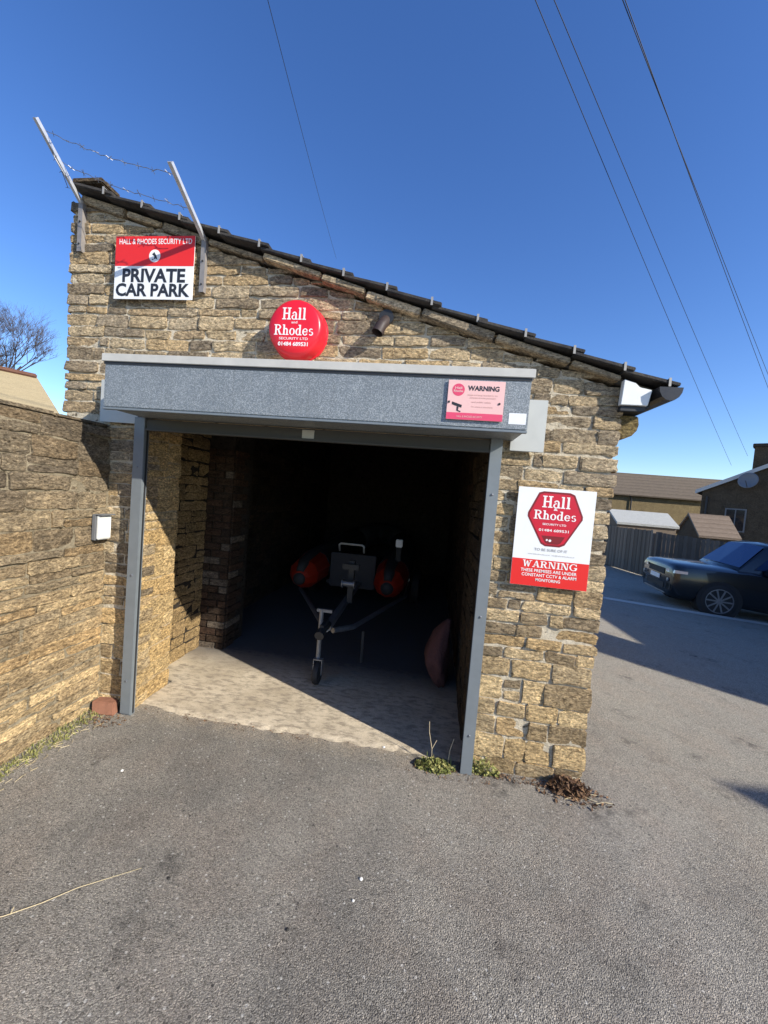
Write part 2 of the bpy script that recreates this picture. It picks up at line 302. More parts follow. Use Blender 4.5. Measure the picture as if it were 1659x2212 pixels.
# ---------------------------------------------------------------- lettering
def txt(mb_or_none, body, u0, u1, v0, v1, bold=0.0, layer=0.0):
    cu = bpy.data.curves.new('t', 'FONT'); cu.body = body; cu.resolution_u = 3; cu.offset = bold; cu.size = 1
    ob = bpy.data.objects.new('t', cu); me = bpy.data.meshes.new_from_object(ob)
    vs = [v.co.copy() for v in me.vertices]; fs = [tuple(p.vertices) for p in me.polygons]
    bpy.data.objects.remove(ob); bpy.data.curves.remove(cu); bpy.data.meshes.remove(me)
    a, b = min(v.x for v in vs), max(v.x for v in vs); c, d = min(v.y for v in vs), max(v.y for v in vs)
    return [(u0+(v.x-a)/(b-a)*(u1-u0), v0+(v.y-c)/(d-c)*(v1-v0), layer) for v in vs], fs
def serif(body, u0, u1, v0, v1):
    """slab-serif letters drawn stroke by stroke; each stroke its own hair-thin layer so that none share a plane"""
    S = []; X = 0.0
    def q(x0, y0, x1, y1): S.append([(X+x0, y0), (X+x1, y0), (X+x1, y1), (X+x0, y1)])
    def dg(xa, ya, xb, yb, w): S.append([(X+xa, ya), (X+xa+w, ya), (X+xb+w, yb), (X+xb, yb)])
    def arc(cx, cy, rx, ry, a0, a1, w, hw=None, n=9):
        hw = hw or w*0.6
        for i in range(n):
            A, B = R(a0+(a1-a0)*i/n), R(a0+(a1-a0)*(i+1)/n)
            S.append([(X+cx+rx*math.cos(A), cy+ry*math.sin(A)), (X+cx+rx*math.cos(B), cy+ry*math.sin(B)),
                      (X+cx+(rx-w)*math.cos(B), cy+(ry-hw)*math.sin(B)), (X+cx+(rx-w)*math.cos(A), cy+(ry-hw)*math.sin(A))])
    sw, sh, x = 0.17, 0.09, 0.66
    for ch in body:
        if ch == 'H': q(.1,0,.1+sw,1); q(.56,0,.56+sw,1); q(.27,.46,.56,.56); [q(a,b,a+.37,b+sh) for a in (0,.46) for b in (0,1-sh)]; w = .83
        elif ch == 'a': arc(.26,.2,.25,.22,80,330,.13); q(.36,.06,.36+sw-.02,.46); arc(.28,.43,.23,.24,0,165,.14,.1); q(.36,0,.6,sh); w = .6
        elif ch == 'l': q(.08,0,.08+sw,1); q(0,0,.34,sh); q(0,1-sh,.1,1); w = .38
        elif ch == 'R': q(.1,0,.1+sw,1); q(0,0,.37,sh); q(0,1-sh,.3,1); arc(.38,.74,.33,.26,-90,90,.16,.1); q(.27,.9,.4,1); q(.27,.48,.4,.57); dg(.58,0,.34,.5,.19); q(.56,0,.84,sh); w = .84
        elif ch == 'h': q(.08,0,.08+sw,1); q(0,0,.33,sh); q(0,1-sh,.1,1); arc(.33,.42,.24,.26,0,140,.15,.12); q(.42,0,.57,.44); q(.36,0,.66,sh); w = .68
        elif ch == 'o': arc(.3,.33,.3,.345,0,360,.16,.08,16); w = .62
        elif ch == 'd': q(.38,0,.38+sw,1); q(.28,1-sh,.4,1); q(.5,0,.66,sh); arc(.28,.33,.28,.345,50,310,.16,.08,12); w = .68
        elif ch == 'e': arc(.3,.33,.3,.345,20,330,.16,.08,14); q(.1,.3,.56,.39); w = .62
        elif ch == 's': arc(.26,.48,.22,.19,30,250,.13,.09); arc(.26,.19,.24,.2,-150,80,.13,.09); w = .53
        elif ch == 'W': dg(.22,0,.08,1,.15); dg(.24,0,.46,.9,.08); dg(.58,0,.44,.9,.15); dg(.62,0,.84,1,.08); [q(a,1-sh,a+.32,1) for a in (0,.72)]; w = 1.04
        elif ch == 'A': dg(.1,0,.38,1,.08); dg(.6,0,.36,1,.17); q(.22,.28,.62,.37); [q(a,0,a+.3,sh) for a in (0,.52)]; w = .84
        elif ch == 'N': q(.1,0,.19,1); q(.68,0,.77,1); dg(.56,0,.12,1,.2); q(0,0,.3,sh); q(0,1-sh,.14,1); q(.57,1-sh,.87,1); w = .9
        elif ch == 'I': q(.1,0,.1+sw,1); q(0,0,.37,sh); q(0,1-sh,.37,1); w = .4
        elif ch == 'G': arc(.45,.5,.44,.52,50,350,.17,.09,16); q(.62,.04,.78,.46); q(.5,.38,.84,.46); q(.7,.66,.78,.98); w = .88
        else: w = .3
        X += w + .035
    a, b = 0, X-.035
    vs, fs = [], []
    for i, p in enumerate(S):
        k = len(vs); vs += [(u0+(px-a)/(b-a)*(u1-u0), v0+py*(v1-v0), (i % 24)*0.00002) for px, py in p]; fs.append(tuple(range(k, k+4)))
    return vs, fs
def lettering(name, parts, frame, mat, parent, label=None):
    """parts: list of (verts, faces) in the sign's own (u, v) metres; frame maps (u, v, lift) to the world"""
    mb = MB()
    for vs, fs in parts: mb.add([frame(*v) for v in vs], fs)
    return mk(name, mb, mat, parent, recalc=False, label=label)
def flat(pts): return pts, [tuple(range(len(pts)))]
def disc(cu, cv, r, n=28, lift=0.0): return [(cu+r*math.cos(2*math.pi*i/n), cv+r*math.sin(2*math.pi*i/n), lift) for i in range(n)], [tuple(range(n))]
def rect(u0, u1, v0, v1, lift=0.0): return [(u0, v0, lift), (u1, v0, lift), (u1, v1, lift), (u0, v1, lift)], [(0, 1, 2, 3)]

# ================================================================ SETTING
def sstep(a, b, x): t = min(1, max(0, (x-a)/(b-a))); return t*t*(3-2*t)
def gz(x, y):
    w = max(0.0, x-1.05); z = -0.055*(math.sqrt(w*w+0.04)-0.2 if w > 0 else 0) - 0.022*max(0, y)*sstep(1, 4.5, x)
    return max(z, -1.6+0.4*math.exp(z))
def axis(lo, hi, fine_lo, fine_hi, fine, grow=1.35):
    a = []; x = fine_lo
    while x < fine_hi: a.append(x); x += fine
    a.append(fine_hi); d = fine; x = fine_hi
    while x < hi: d *= grow; x += d; a.append(min(x, hi))
    d = fine; x = fine_lo
    while x > lo: d *= grow; x -= d; a.insert(0, max(x, lo))
    return a
xs, ys = axis(-400, 400, -4, 14, 0.35), axis(-60, 600, -4, 16, 0.35)
mk('ground', MB().grid([[(x, y, gz(x, y)) for x in xs] for y in ys]), ASPHALT, smooth=True, kind='structure', origin=(0, 0, 0))
# sandy concrete slab of the garage with a ragged front edge
random.seed(3)
fr = [(-2.03+i*2.36/60, 0.125 + 0.03*noise.noise(Vector((i*.17, 0, 3))) + 0.018*noise.noise(Vector((i*.6, 5, 3))) + random.uniform(-.006, .006)) for i in range(61)]
fr = [(x, y-0.05*sstep(-2.03, -1.6, x)) for x, y in fr]
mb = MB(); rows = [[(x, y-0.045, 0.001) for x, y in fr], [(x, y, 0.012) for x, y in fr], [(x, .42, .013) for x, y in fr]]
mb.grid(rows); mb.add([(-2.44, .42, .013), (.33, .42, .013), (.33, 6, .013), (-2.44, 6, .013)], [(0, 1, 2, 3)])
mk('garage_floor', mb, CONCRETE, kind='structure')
random.seed(5)
# pale strip painting a sunlit gap in the shade by the parking bay
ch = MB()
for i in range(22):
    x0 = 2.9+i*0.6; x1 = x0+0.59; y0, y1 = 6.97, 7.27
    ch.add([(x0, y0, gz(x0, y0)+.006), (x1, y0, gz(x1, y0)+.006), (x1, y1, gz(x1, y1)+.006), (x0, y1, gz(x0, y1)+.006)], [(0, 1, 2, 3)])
mk('sunlit_gap_strip', ch, plain('painted sunlit strip', (.52, .48, .41), 0.9, var=0.15, vs=7), kind='structure')

# ================================================================ stone laying
def lay(parent, frame, v0, v1, intervals, hfun, lens, mat, proud=(-.003, .008), top=None, joint=.008, joined=None, name='stone', edge_out=0.0, skirt=.035, wave=0.014):
    v = v0; n = 0
    while v < v1-0.03:
        h = hfun(v); h = min(h, v1-v)
        if v1-(v+h) < 0.05: h = v1-v
        for (u0, u1) in intervals(v+h/2):
            u = u0
            while u < u1-0.02:
                L = random.uniform(*lens)*(1.25 if h < 0.09 else 1.0)
                if random.random() < .12: L *= .5
                if u1-(u+L) < lens[0]*0.7: L = u1-u
                a, b, lo, hi = u, u+L, v, v+h
                el, er = (u == u0), (u+L >= u1-1e-4)
                u += L
                j = joint*0.5*random.uniform(.3, 2.0)
                split = h > 0.092 and random.random() < .22
                for (lo_, hi_) in ([(lo, lo+h*.5), (lo+h*.5, hi)] if split else [(lo, hi)]):
                    ca = [lo_+j+random.uniform(-.004, .005), lo_+j+random.uniform(-.004, .005)]
                    cb = [hi_-j+random.uniform(-.006, .005), hi_-j+random.uniform(-.006, .005)]
                    if top:
                        cb = [min(cb[0], top(a)-.01), min(cb[1], top(b)-.01)]
                        if cb[0]-ca[0] < .012 and cb[1]-ca[1] < .012: continue
                        cb = [max(cb[0], ca[0]+.006), max(cb[1], ca[1]+.006)]
                    jl = (-random.uniform(-.004, edge_out)) if el else j; jr = (-random.uniform(-.004, edge_out)) if er else j
                    A0, B0 = a+jl+random.uniform(-.003, .004), b-jr+random.uniform(-.004, .003)
                    nu = max(4, min(10, int(L/.042))); nv = 4 if hi_-lo_ > .085 else 3
                    jt = random.uniform(.0, .5); pr = random.uniform(*proud); tilt = random.uniform(-.005, .005); tl2 = random.uniform(-.005, .005); sd_ = random.uniform(0, 99)
                    rows = []
                    for r in range(nv+1):
                        fv = r/nv; row = []
                        for c in range(nu+1):
                            fu = c/nu; uu = A0+(B0-A0)*fu
                            bl = ca[0]+(ca[1]-ca[0])*fu; tp = cb[0]+(cb[1]-cb[0])*fu
                            bd = r in (0, nv) or c in (0, nu); corner = r in (0, nv) and c in (0, nu)
                            ff = fv if r in (0, nv) else (.12 if r == 1 else (.88 if r == nv-1 else fv)); fc = fu if c in (0, nu) else (fu if 1 < c < nu-1 else (.05 if c == 1 else .95))
                            uu = A0+(B0-A0)*fc
                            vv = bl+(tp-bl)*ff
                            nz = noise.noise(Vector((uu*11, vv*16, sd_)))+.6*noise.noise(Vector((uu*30, vv*42, sd_)))
                            d = pr + tilt*(fc-.5)*2 + tl2*(ff-.5)*2 + nz*.0055
                            if bd: d = d*.85 - .002 + nz*.003; uu += random.uniform(-.005, .005); vv += random.uniform(-.0055, .0055)
                            if corner: uu += (.004 if c == 0 else -.004); vv += (.003 if r == 0 else -.003); d -= .002
                            if wave: vv += wave*noise.noise(Vector((uu*1.3, v0*3+hi*2.2, 4.4)))
                            row.append((uu, vv, d))
                        rows.append(row)
                    ring = [rows[0][c] for c in range(nu+1)] + [rows[r][nu] for r in range(1, nv+1)] + [rows[nv][c] for c in range(nu-1, -1, -1)] + [rows[r][0] for r in range(nv-1, 0, -1)]
                    m = MB(); m.grid([[frame(*p) for p in row] for row in rows])
                    bk = [(p[0], p[1], -(0.13 if (el and p[0] < A0+.02 and edge_out) or (er and p[0] > B0-.02 and edge_out) else skirt)) for p in ring]
                    m.grid([[frame(*p) for p in ring], [frame(*p) for p in bk]], closed=True)
                    if joined is not None: joined.add(m.v, m.f)
                    else: mk(name, m, mat, parent, recalc=True)
                    n += 1
        v += h
    return n

# ================================================================ THE GARAGE
XL, XR, JL, JR, HEAD = -2.70, 1.04, -2.03, 0.33, 2.10
def roofz(x): return 3.61 - 0.3068*(x+2.517)                   # upper edge of the verge
def wtop(x): return roofz(x) - 0.080
gar = thing('garage_building', (-0.8, 3, 0), 'single-storey stone lean-to garage with sloping tiled roof and open shutter doorway', 'garage')
fw = MB(); my = 0.006                                          # mortar face lies 12 mm behind the stones' plane
fw.box((XL+.02, my, -.05), (JL-.012, .36, HEAD)); fw.box((JR+.012, my, -.05), (XR-.02, .36, HEAD))
xsv = [XL+.02, JL-.012, JR+.012, XR-.02]
fw.prism([(XL+.02, 0, HEAD), (XR-.02, 0, HEAD), (XR-.02, 0, wtop(XR)-.02), (XL+.02, 0, wtop(XL)-.02)], (0, my, 0), (0, .36, 0))
front = mk('front_wall', fw, MORTAR, gar)
random.seed(21)
def iv(v):
    if v < HEAD: return [(-2.32, JL)] + [(JR, XR)]
    return [(XL, XR)]
def hf(v): return random.uniform(.10, .155) if v < .62 else (random.uniform(.06, .105) if v < 1.5 else random.uniform(.052, .092))
n1 = lay(front, lambda u, v, d: (u, -d, v), -.02, HEAD, iv, hf, (.11, .25), STONE, edge_out=.010)
n2 = lay(front, lambda u, v, d: (u, -d, v), HEAD, 3.60, iv, hf, (.12, .28), STONE, top=lambda u: wtop(u), edge_out=.010)
# left reveal (the lit return inside the doorway) and right jamb running back into the garage
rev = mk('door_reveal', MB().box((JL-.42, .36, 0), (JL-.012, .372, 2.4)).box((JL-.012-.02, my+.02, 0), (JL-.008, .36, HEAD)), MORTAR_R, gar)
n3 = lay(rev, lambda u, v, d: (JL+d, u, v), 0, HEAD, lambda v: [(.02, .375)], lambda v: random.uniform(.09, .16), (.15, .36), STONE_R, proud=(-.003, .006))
jam = mk('door_jamb', MB().box((JR+.0115, my+.02, 0), (JR+.030, 1.6, 2.5)), MORTAR_IN, gar)
n4 = lay(jam, lambda u, v, d: (JR-d, u, v), 0, HEAD, lambda v: [(.02, 1.2)], lambda v: random.uniform(.10, .17), (.18, .42), STONE_DK, proud=(.0, .012))
# interior shell
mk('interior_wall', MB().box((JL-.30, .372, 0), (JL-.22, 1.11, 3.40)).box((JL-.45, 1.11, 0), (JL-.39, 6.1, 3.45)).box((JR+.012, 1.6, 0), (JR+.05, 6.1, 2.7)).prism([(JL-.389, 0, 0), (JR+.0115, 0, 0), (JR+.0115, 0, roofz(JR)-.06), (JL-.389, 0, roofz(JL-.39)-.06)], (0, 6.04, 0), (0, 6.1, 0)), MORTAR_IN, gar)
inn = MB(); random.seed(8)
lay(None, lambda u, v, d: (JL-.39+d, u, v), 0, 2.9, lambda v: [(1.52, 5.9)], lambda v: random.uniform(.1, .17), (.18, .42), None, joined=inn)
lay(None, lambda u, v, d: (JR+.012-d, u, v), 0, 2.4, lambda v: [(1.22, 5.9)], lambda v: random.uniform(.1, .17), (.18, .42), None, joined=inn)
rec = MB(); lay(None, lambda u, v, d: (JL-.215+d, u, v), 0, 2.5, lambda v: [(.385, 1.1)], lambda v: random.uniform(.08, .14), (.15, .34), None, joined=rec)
mk('recess_stonework', rec, stone_mat('shade-darkened recess sandstone', [(.36,.27,.145),(.31,.235,.13),(.40,.30,.165)], .4, False), gar, kind='stuff')  # shade of the recess put into a darker stone colour
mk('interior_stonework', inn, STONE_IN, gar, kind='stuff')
bx('inner_lintel', (JL-.3, .36, HEAD+.02), (JR+.011, .62, HEAD+.25), DARKSTEEL, gar, bevel=.006)
# outer right and left flanks of the building
mk('side_wall', MB().prism([(XR-.02, 0, -.4), (XR-.30, 0, -.4), (XR-.30, 0, wtop(XR)-.02), (XR-.02, 0, wtop(XR)-.03)], (0, .36, 0), (0, 6.2, 0))
   .prism([(XL+.02, 0, 0), (XL+.2, 0, 0), (XL+.2, 0, wtop(XL+.2)-.02), (XL+.02, 0, wtop(XL)-.02)], (0, .36, 0), (0, 6.2, 0)), MORTAR, gar)
sw = MB(); random.seed(9)
lay(None, lambda u, v, d: (XR-.012+d, u, v), -.3, wtop(XR)-.03, lambda v: [(.13, 6.15)], hf, (.2, .45), None, joined=sw)
lay(None, lambda u, v, d: (XL+.012-d, u, v), 1.9, wtop(XL)-.03, lambda v: [(.13, 6.15)], hf, (.2, .45), None, joined=sw)
mk('side_stonework', sw, STONE, gar, kind='stuff')
# brick pier inside
pier = mk('brick_pier', MB().box((JL-.385, 1.118, 0), (-1.995, 1.50, 2.62)), MORTAR_IN, gar)
random.seed(14); v = 0.0; row = 0
while v < 2.0:
    h = .072; u = -2.29 - (.1 if row % 2 else 0)
    while u < -1.99:
        a, b = max(u, -2.29), min(u+.215, -1.98)
        if b-a > .03: bx('brick', (a, 1.10+random.uniform(-.003, .004), v+.004), (b-.008, 1.13, v+h-.004), BRICK, pier, bevel=.004)
        u += .223
    for w in (0,):
        bx('brick', (-1.995, 1.135, v+.004), (-1.98+random.uniform(0, .005), 1.30+.1*(row % 2), v+h-.004), BRICK, pier, bevel=.004)
    v += h; row += 1
# roof
sl = math.atan(.3068); ux, uz = math.cos(sl), -math.sin(sl)
def rp(s, y, n=0): return Vector((-2.62+ux*s - uz*n*-1*-1*0 + math.sin(sl)*n, y, roofz(-2.62)+uz*s + math.cos(sl)*n))
SL = (1.27+2.62)/ux
roof = mk('roof', MB().prism([rp(0, 0, -.068), rp(SL-.05, 0, -.068), rp(SL-.05, 0, -.030), rp(0, 0, -.030)], (0, .005, 0), (0, 6.25, 0)), mortar_mat('verge bedding mortar', (.13,.115,.095), (.20,.175,.14)), gar)
random.seed(31); G = .293; nt = int(SL/G)+1; CLIP = plain('verge clip metal', (.33, .32, .30), .6, .2)
def tile_mb(s0, s1, y0, y1, jit):
    m = MB(); P = lambda s, y, n: rp(s, y, n)
    m.add([P(s0, y0, -.028), P(s1, y0, -.006+jit), P(s1, y1, -.006+jit), P(s0, y1, -.028), P(s0, y0, -.008), P(s1, y0, .016+jit), P(s1, y1, .016+jit), P(s0, y1, -.008)],
          [(0,3,2,1),(4,5,6,7),(0,1,5,4),(1,2,6,5),(2,3,7,6),(3,0,4,7)])
    return m
for i in range(nt):
    s0 = i*G-.02; s1 = min(s0+.345, SL+.03); y0 = -.082+random.uniform(-.012, .012)
    t_ = mk('roof_tile', tile_mb(s0, s1, y0, .22, random.uniform(-.003, .006)), TILE, roof, bevel=.004)
    sc = s1-.05
    a, b = rp(sc, 0, -.035), rp(sc, 0, .032)
    mk('verge_clip', MB().box((a.x-.006, y0-.005, a.z+.012), (a.x+.007, y0-.002, b.z-.004)).box((a.x-.006, y0-.004, b.z-.012), (a.x+.007, y0+.04, b.z-.008)), CLIP, t_, recalc=False)
field = MB()
for i in range(nt):
    for j in range(20):
        m = tile_mb(i*G-.02, min(i*G+.325, SL+.03), .223+j*.303, .223+j*.303+.300, random.uniform(-.003, .006)); field.add(m.v, m.f)
mk('roof_tile_field', field, TILE, roof, kind='stuff')
u = .03; random.seed(44)
while u < SL-.25:
    L = random.uniform(.26, .52); L = min(L, SL-.2-u)
    if L < .1: break
    n0 = -.034+random.uniform(-.006, .004); th = random.uniform(.034, .056); yf = (-.020 if u < 1.05 else -.056)+random.uniform(-.008, .008)
    if True:
        mk('verge_flag', MB().prism([rp(u, 0, n0-th), rp(u+L-.015, 0, n0-th+random.uniform(-.008, .008)), rp(u+L-.015, 0, n0), rp(u, 0, n0+random.uniform(-.004, .004))], (0, yf, 0), (0, .10, 0)), FLAG, roof, bevel=.006)
    u += L
mk('ridge_stone', MB().box((-2.65, -.06, roofz(-2.62)+.005), (-2.42, .10, roofz(-2.62)+.042)), STONE_DK, roof, bevel=.008)
# eaves: gutter, boxed end, corbel
gut = MB(); gp = []
for i in range(9):
    a = math.pi + math.pi*i/8; gp.append((1.245+.062*math.cos(a), 2.425+.075*math.sin(a)))
gut.grid([[(x, -.09, z) for x, z in gp], [(x, 6.2, z) for x, z in gp]])
gp2 = [(1.245+(x-1.245)*.93, 2.427+(z-2.425)*.93) for x, z in gp]
gut.grid([[(x, -.09, z) for x, z in gp2], [(x, 6.2, z) for x, z in gp2]])
gut.prism([(x, 0, z) for x, z in gp], (0, -.098, 0), (0, -.090, 0))
gut.box((1.06, .0, 2.33), (1.19, 6.1, 2.40))
mk('gutter', gut, GUTTER, gar)
ev = [(1.005, 2.325), (1.150, 2.325), (1.166, 2.415), (1.10, 2.428), (1.075, 2.452), (1.012, 2.470)]
mk('eaves_end_board', MB().prism([(x, 0, z) for x, z in ev], (0, -.060, 0), (0, -.022, 0)), PVC, gar, bevel=.003)
bx('soffit_batten', (1.01, -.045, 2.293), (1.145, .25, 2.322), DARKSTEEL, gar)
cb = [(1.02, 2.285), (1.150, 2.285), (1.158, 2.235), (1.150, 2.20), (1.125, 2.168), (1.085, 2.148), (1.02, 2.138)]
mk('corbel', MB().prism([(x, 0, z) for x, z in cb], (0, .03, 0), (0, .30, 0)), stone_mat('lichened corbel stone', [(.27,.22,.11),(.25,.21,.12)], .4, False), gar, bevel=.006)
# stub of clay pipe in the gable
pipe = thing('pipe_stub', (-.43, 0, 2.66), 'short brown drain pipe stub poking from the wall beside red round alarm', 'pipe')
pm = plain('brown glazed clay', (.040, .027, .025), .6, var=.3, vs=40)
mk('pipe', MB().tube([(-.405, .05, 2.80), (-.410, -.02, 2.785), (-.430, -.055, 2.74), (-.447, -.070, 2.69)], [.033, .034, .035, .036], 14, cap=False), pm, pipe, smooth=True)
mk('pipe_collar', MB().lathe([(.030, 0), (.046, 0), (.046, .02), (.030, .02)], Matrix.Translation((-.405, -.015, 2.805)) @ Matrix.Rotation(R(90), 4, 'X'), 18), DARKSTEEL, pipe)


# ================================================================ LEFT BOUNDARY WALL (battered)
bw = thing('boundary_wall', (-2.6, -1.4, 0), 'tall sandstone boundary wall running out from the garage front', 'wall')
def bwx(z): return -2.30-.004*z
core = mk('wall_core', MB().prism([(bwx(0)-.006, 0, -.05), (bwx(2.0)-.006, 0, 2.0), (-2.9, 0, 2.0), (-2.9, 0, -.05)], (0, -3.2, 0), (0, .005, 0)), MORTAR_W, bw)
random.seed(77)
n5 = lay(core, lambda u, v, d: (bwx(v)+d, -u, v), -.02, 2.0, lambda v: [(.012, 1.70)], lambda v: random.uniform(.052, .088) if v < 1.15 else random.uniform(.085, .14), (.15, .40), STONE_W, proud=(-.004, .012), joint=.007)
jb = MB(); lay(None, lambda u, v, d: (bwx(v)+d, -u, v), -.02, 2.0, lambda v: [(1.70, 3.2)], lambda v: random.uniform(.075, .13), (.17, .40), None, joined=jb, joint=.009)
mk('wall_stonework', jb, STONE_W, bw, kind='stuff')
cy = .0
while cy > -3.1:
    L = random.uniform(.28, .46)
    mk('coping_stone', MB().box((-2.9, cy-L+.01, 2.002), (bwx(2.)+.004+random.uniform(-.02, .008), cy, 2.036+random.uniform(-.014, .010))), STONE_W, bw, bevel=.012)
    cy -= L
# keypad box
kp = thing('entry_keypad', (-2.28, -.08, 1.23), 'small cream keypad box under a hood on the boundary wall', 'keypad')
kx = bwx(1.3)+.010
bx('back_box', (kx, -.140, 1.225), (kx+.030, -.028, 1.405), GREYPL, kp, bevel=.004)
cas = bx('casing', (kx+.0305, -.136, 1.232), (kx+.052, -.032, 1.398), BOXPLASTIC, kp, bevel=.006)
bx('cover_flap', (kx+.0525, -.124, 1.245), (kx+.057, -.044, 1.372), WHITE, cas, bevel=.002)
bx('hood', (kx+.0305, -.142, 1.3985), (kx+.075, -.026, 1.406), GREYPL, cas, bevel=.002)

# ================================================================ ROLLER SHUTTER
sh = thing('roller_shutter', (-.8, -.05, 0), 'rolled-up grey steel shutter with flecked housing over the garage doorway', 'roller shutter')
BX0, BX1, BF = -2.02, .435, -.38
house = mk('housing', MB().box((BX0, BF, 2.085), (BX1, -.028, 2.352)), HOUSING, sh, bevel=.006)
mk('housing_top', MB().prism([(0, BF-.012, 2.352), (0, BF-.012, 2.398), (0, -.025, 2.43), (0, -.025, 2.353), (0, BF-.006, 2.3525)], (BX0-.012, 0, 0), (BX1+.014, 0, 0)), FLASH, house, bevel=.003)
mk('seam_shadow_strip', MB().box((BX0, BF-.004, 2.338), (BX1, BF-.0005, 2.3515)), DARKSTEEL, house, recalc=False)
mk('lower_lip', MB().box((BX0, BF-.003, 2.072), (BX1, BF+.02, 2.0845)), RAIL, house, bevel=.002)
bx('label_sticker', (.337, BF-.0015, 2.115), (.424, BF-.0005, 2.172), STICKER, house, bevel=0)
for nm, (a, b) in (('guide_rail', (-2.070, -1.992)), ('guide_rail', (.297, .368))):
    m = MB(); s = .3 if a < -1 else -.3
    # channel section: web plus two flanges, with a slot towards the opening
    m.box((a, -.074, .012 if a < -1 else .0), (b, -.066, 2.085)); m.box((a+.001, -.066, .0), (b-.001, -.026, 2.08)); m.box((a+.002, -.026, .0), (a+.026, .03, 2.07)) if a < -1 else m.box((b-.026, -.026, .0), (b-.002, .03, 2.07))
    g_ = mk(nm, m, RAIL, sh, bevel=.002)
    sx = b if a < -1 else a
    mk('slot', MB().box((sx-.0015 if a < -1 else sx-.0005, -.052, .01), (sx+.0005 if a < -1 else sx+.0015, -.036, 2.05)), DARKSTEEL, g_, recalc=False)
    for zz in (.25, 1.0, 1.75):
        mk('bolt', MB().lathe([(.007, 0), (.007, .004), (.004, .006)], Matrix.Translation(((a+b)/2, -.0742, zz)) @ Matrix.Rotation(R(90), 4, 'X'), 8), SILVER, g_)
bx('end_plate', (.415, -.040, 2.025), (.612, -.030, 2.335), PLATE, sh, bevel=.002)
bx('end_plate', (-2.37, -.040, 2.045), (-2.075, -.030, 2.335), PLATE, sh, bevel=.002)
br = mk('bottom_rail', MB().box((-1.99, -.060, 2.000), (.295, -.034, 2.078)).box((-1.99, -.080, 2.000), (.295, -.060, 2.012)), plain('dull grey bottom rail', (.07, .072, .07), .6, .1), sh, bevel=.002)
bx('latch_plate', (-.885, -.066, 2.016), (-.805, -.0605, 2.07), PLATE, br, bevel=.001)
cur = MB()
for i in range(10): cur.box((-1.985, -.20+i*.0, 2.09+.03*i), (.29, -.19, 2.118+.03*i))
mk('curtain_roll', MB().lathe([(.12, -1.14), (.12, 1.14)], Matrix.Translation((-.85, -.20, 2.22)) @ Matrix.Rotation(R(90), 4, 'Y'), 24), DARKSTEEL, sh)

# ================================================================ SIGNS AND ALARM
def ff(y): return lambda u, v, d=0.0: (u, y-d, v)
# private car park
pk = thing('private_car_park_sign', (-2.02, -.03, 2.885), 'red and white PRIVATE CAR PARK sign high on the stone gable', 'sign')
u0, u1, v0, v1 = -2.313, -1.726, 2.888, 3.306; F = ff(-.0345)
brd = bx('board', (u0, -.034, v0), (u1, -.030, v1), WHITE, pk, bevel=.001)
for q_ in ((u0+.05, v0+.06), (u1-.05, v1-.06)): bx('fixing_block', (q_[0]-.02, -.030, q_[1]-.02), (q_[0]+.02, .01, q_[1]+.02), DARKSTEEL, pk, bevel=.002)
lettering('red_band', [rect(u0+.001, u1-.001, 3.108, v1-.001)], F, RED, brd)
F2 = ff(-.0352)
lettering('company_lettering', [txt(None, 'HALL & RHODES SECURITY LTD', u0+.028, u1-.022, 3.252, 3.288, .012)], F2, WHITEINK, brd)
lettering('main_lettering', [txt(None, 'PRIVATE', u0+.062, u1-.058, 3.000, 3.092, .034), txt(None, 'CAR PARK', u0+.016, u1-.020, 2.906, 2.994, .034)], F2, BLACKINK, brd)
lettering('emblem', [disc(-2.016, 3.175, .042)], F2, WHITEINK, brd)
lettering('emblem_mark', [flat([(-2.036, 3.185, 0), (-2.020, 3.200, 0), (-2.003, 3.176, 0), (-1.995, 3.150, 0), (-2.010, 3.158, 0), (-2.022, 3.150, 0), (-2.018, 3.172, 0)]), rect(-2.034, -2.024, 3.148, 3.156)], ff(-.0356), BLACKINK, brd)
lettering('small_mark', [rect(u0+.022, u0+.05, 3.094, 3.101)], F2, GREYINK, brd)
# warning sign on the shutter housing
wsn = thing('warning_sign', (.16, BF-.01, 2.12), 'faded pink CCTV WARNING sign fixed to the shutter housing', 'sign')
yb = BF-.0125; F = ff(yb)
wb = bx('board', (.014, BF-.012, 2.122), (.304, BF-.006, 2.326), PINK, wsn, bevel=.001)
lettering('red_band', [rect(.015, .303, 2.123, 2.158)], F, FADERED, wb)
lettering('round_emblem', [disc(.068, 2.276, .032)], F, FADERED, wb)
F2 = ff(yb-.0005)
lettering('emblem_lettering', [txt(None, 'Hall', .050, .086, 2.280, 2.292, .02), txt(None, 'Rhodes', .044, .092, 2.264, 2.276, .02)], F2, PINK, wb)
lettering('heading', [txt(None, 'WARNING', .116, .276, 2.274, 2.300, .03)], F2, BLACKINK, wb)
lettering('small_print', [txt(None, 'Images are being recorded for the', .118, .270, 2.246, 2.256), txt(None, 'purposes of crime prevention', .130, .262, 2.232, 2.242),
          txt(None, 'and public safety', .140, .240, 2.210, 2.220), txt(None, 'This scheme is controlled by', .140, .250, 2.186, 2.195)], F2, TANINK, wb)
lettering('band_print', [txt(None, 'HALL & RHODES SECURITY', .070, .200, 2.134, 2.144)], F2, PINK, wb)
lettering('camera_icon', [flat([(.040, 2.214, 0), (.092, 2.198, 0), (.090, 2.184, 0), (.050, 2.196, 0), (.040, 2.200, 0)]), flat([(.066, 2.190, 0), (.076, 2.187, 0), (.074, 2.170, 0), (.088, 2.166, 0), (.086, 2.160, 0), (.066, 2.168, 0)])], F2, BLACKINK, wb)
for q_ in (.024, .282): mk('screw', MB().lathe([(.006, 0), (.006, .003), (.003, .004)], Matrix.Translation((q_, BF-.0121, 2.212)) @ Matrix.Rotation(R(90), 4, 'X'), 8), DARKSTEEL, wb)
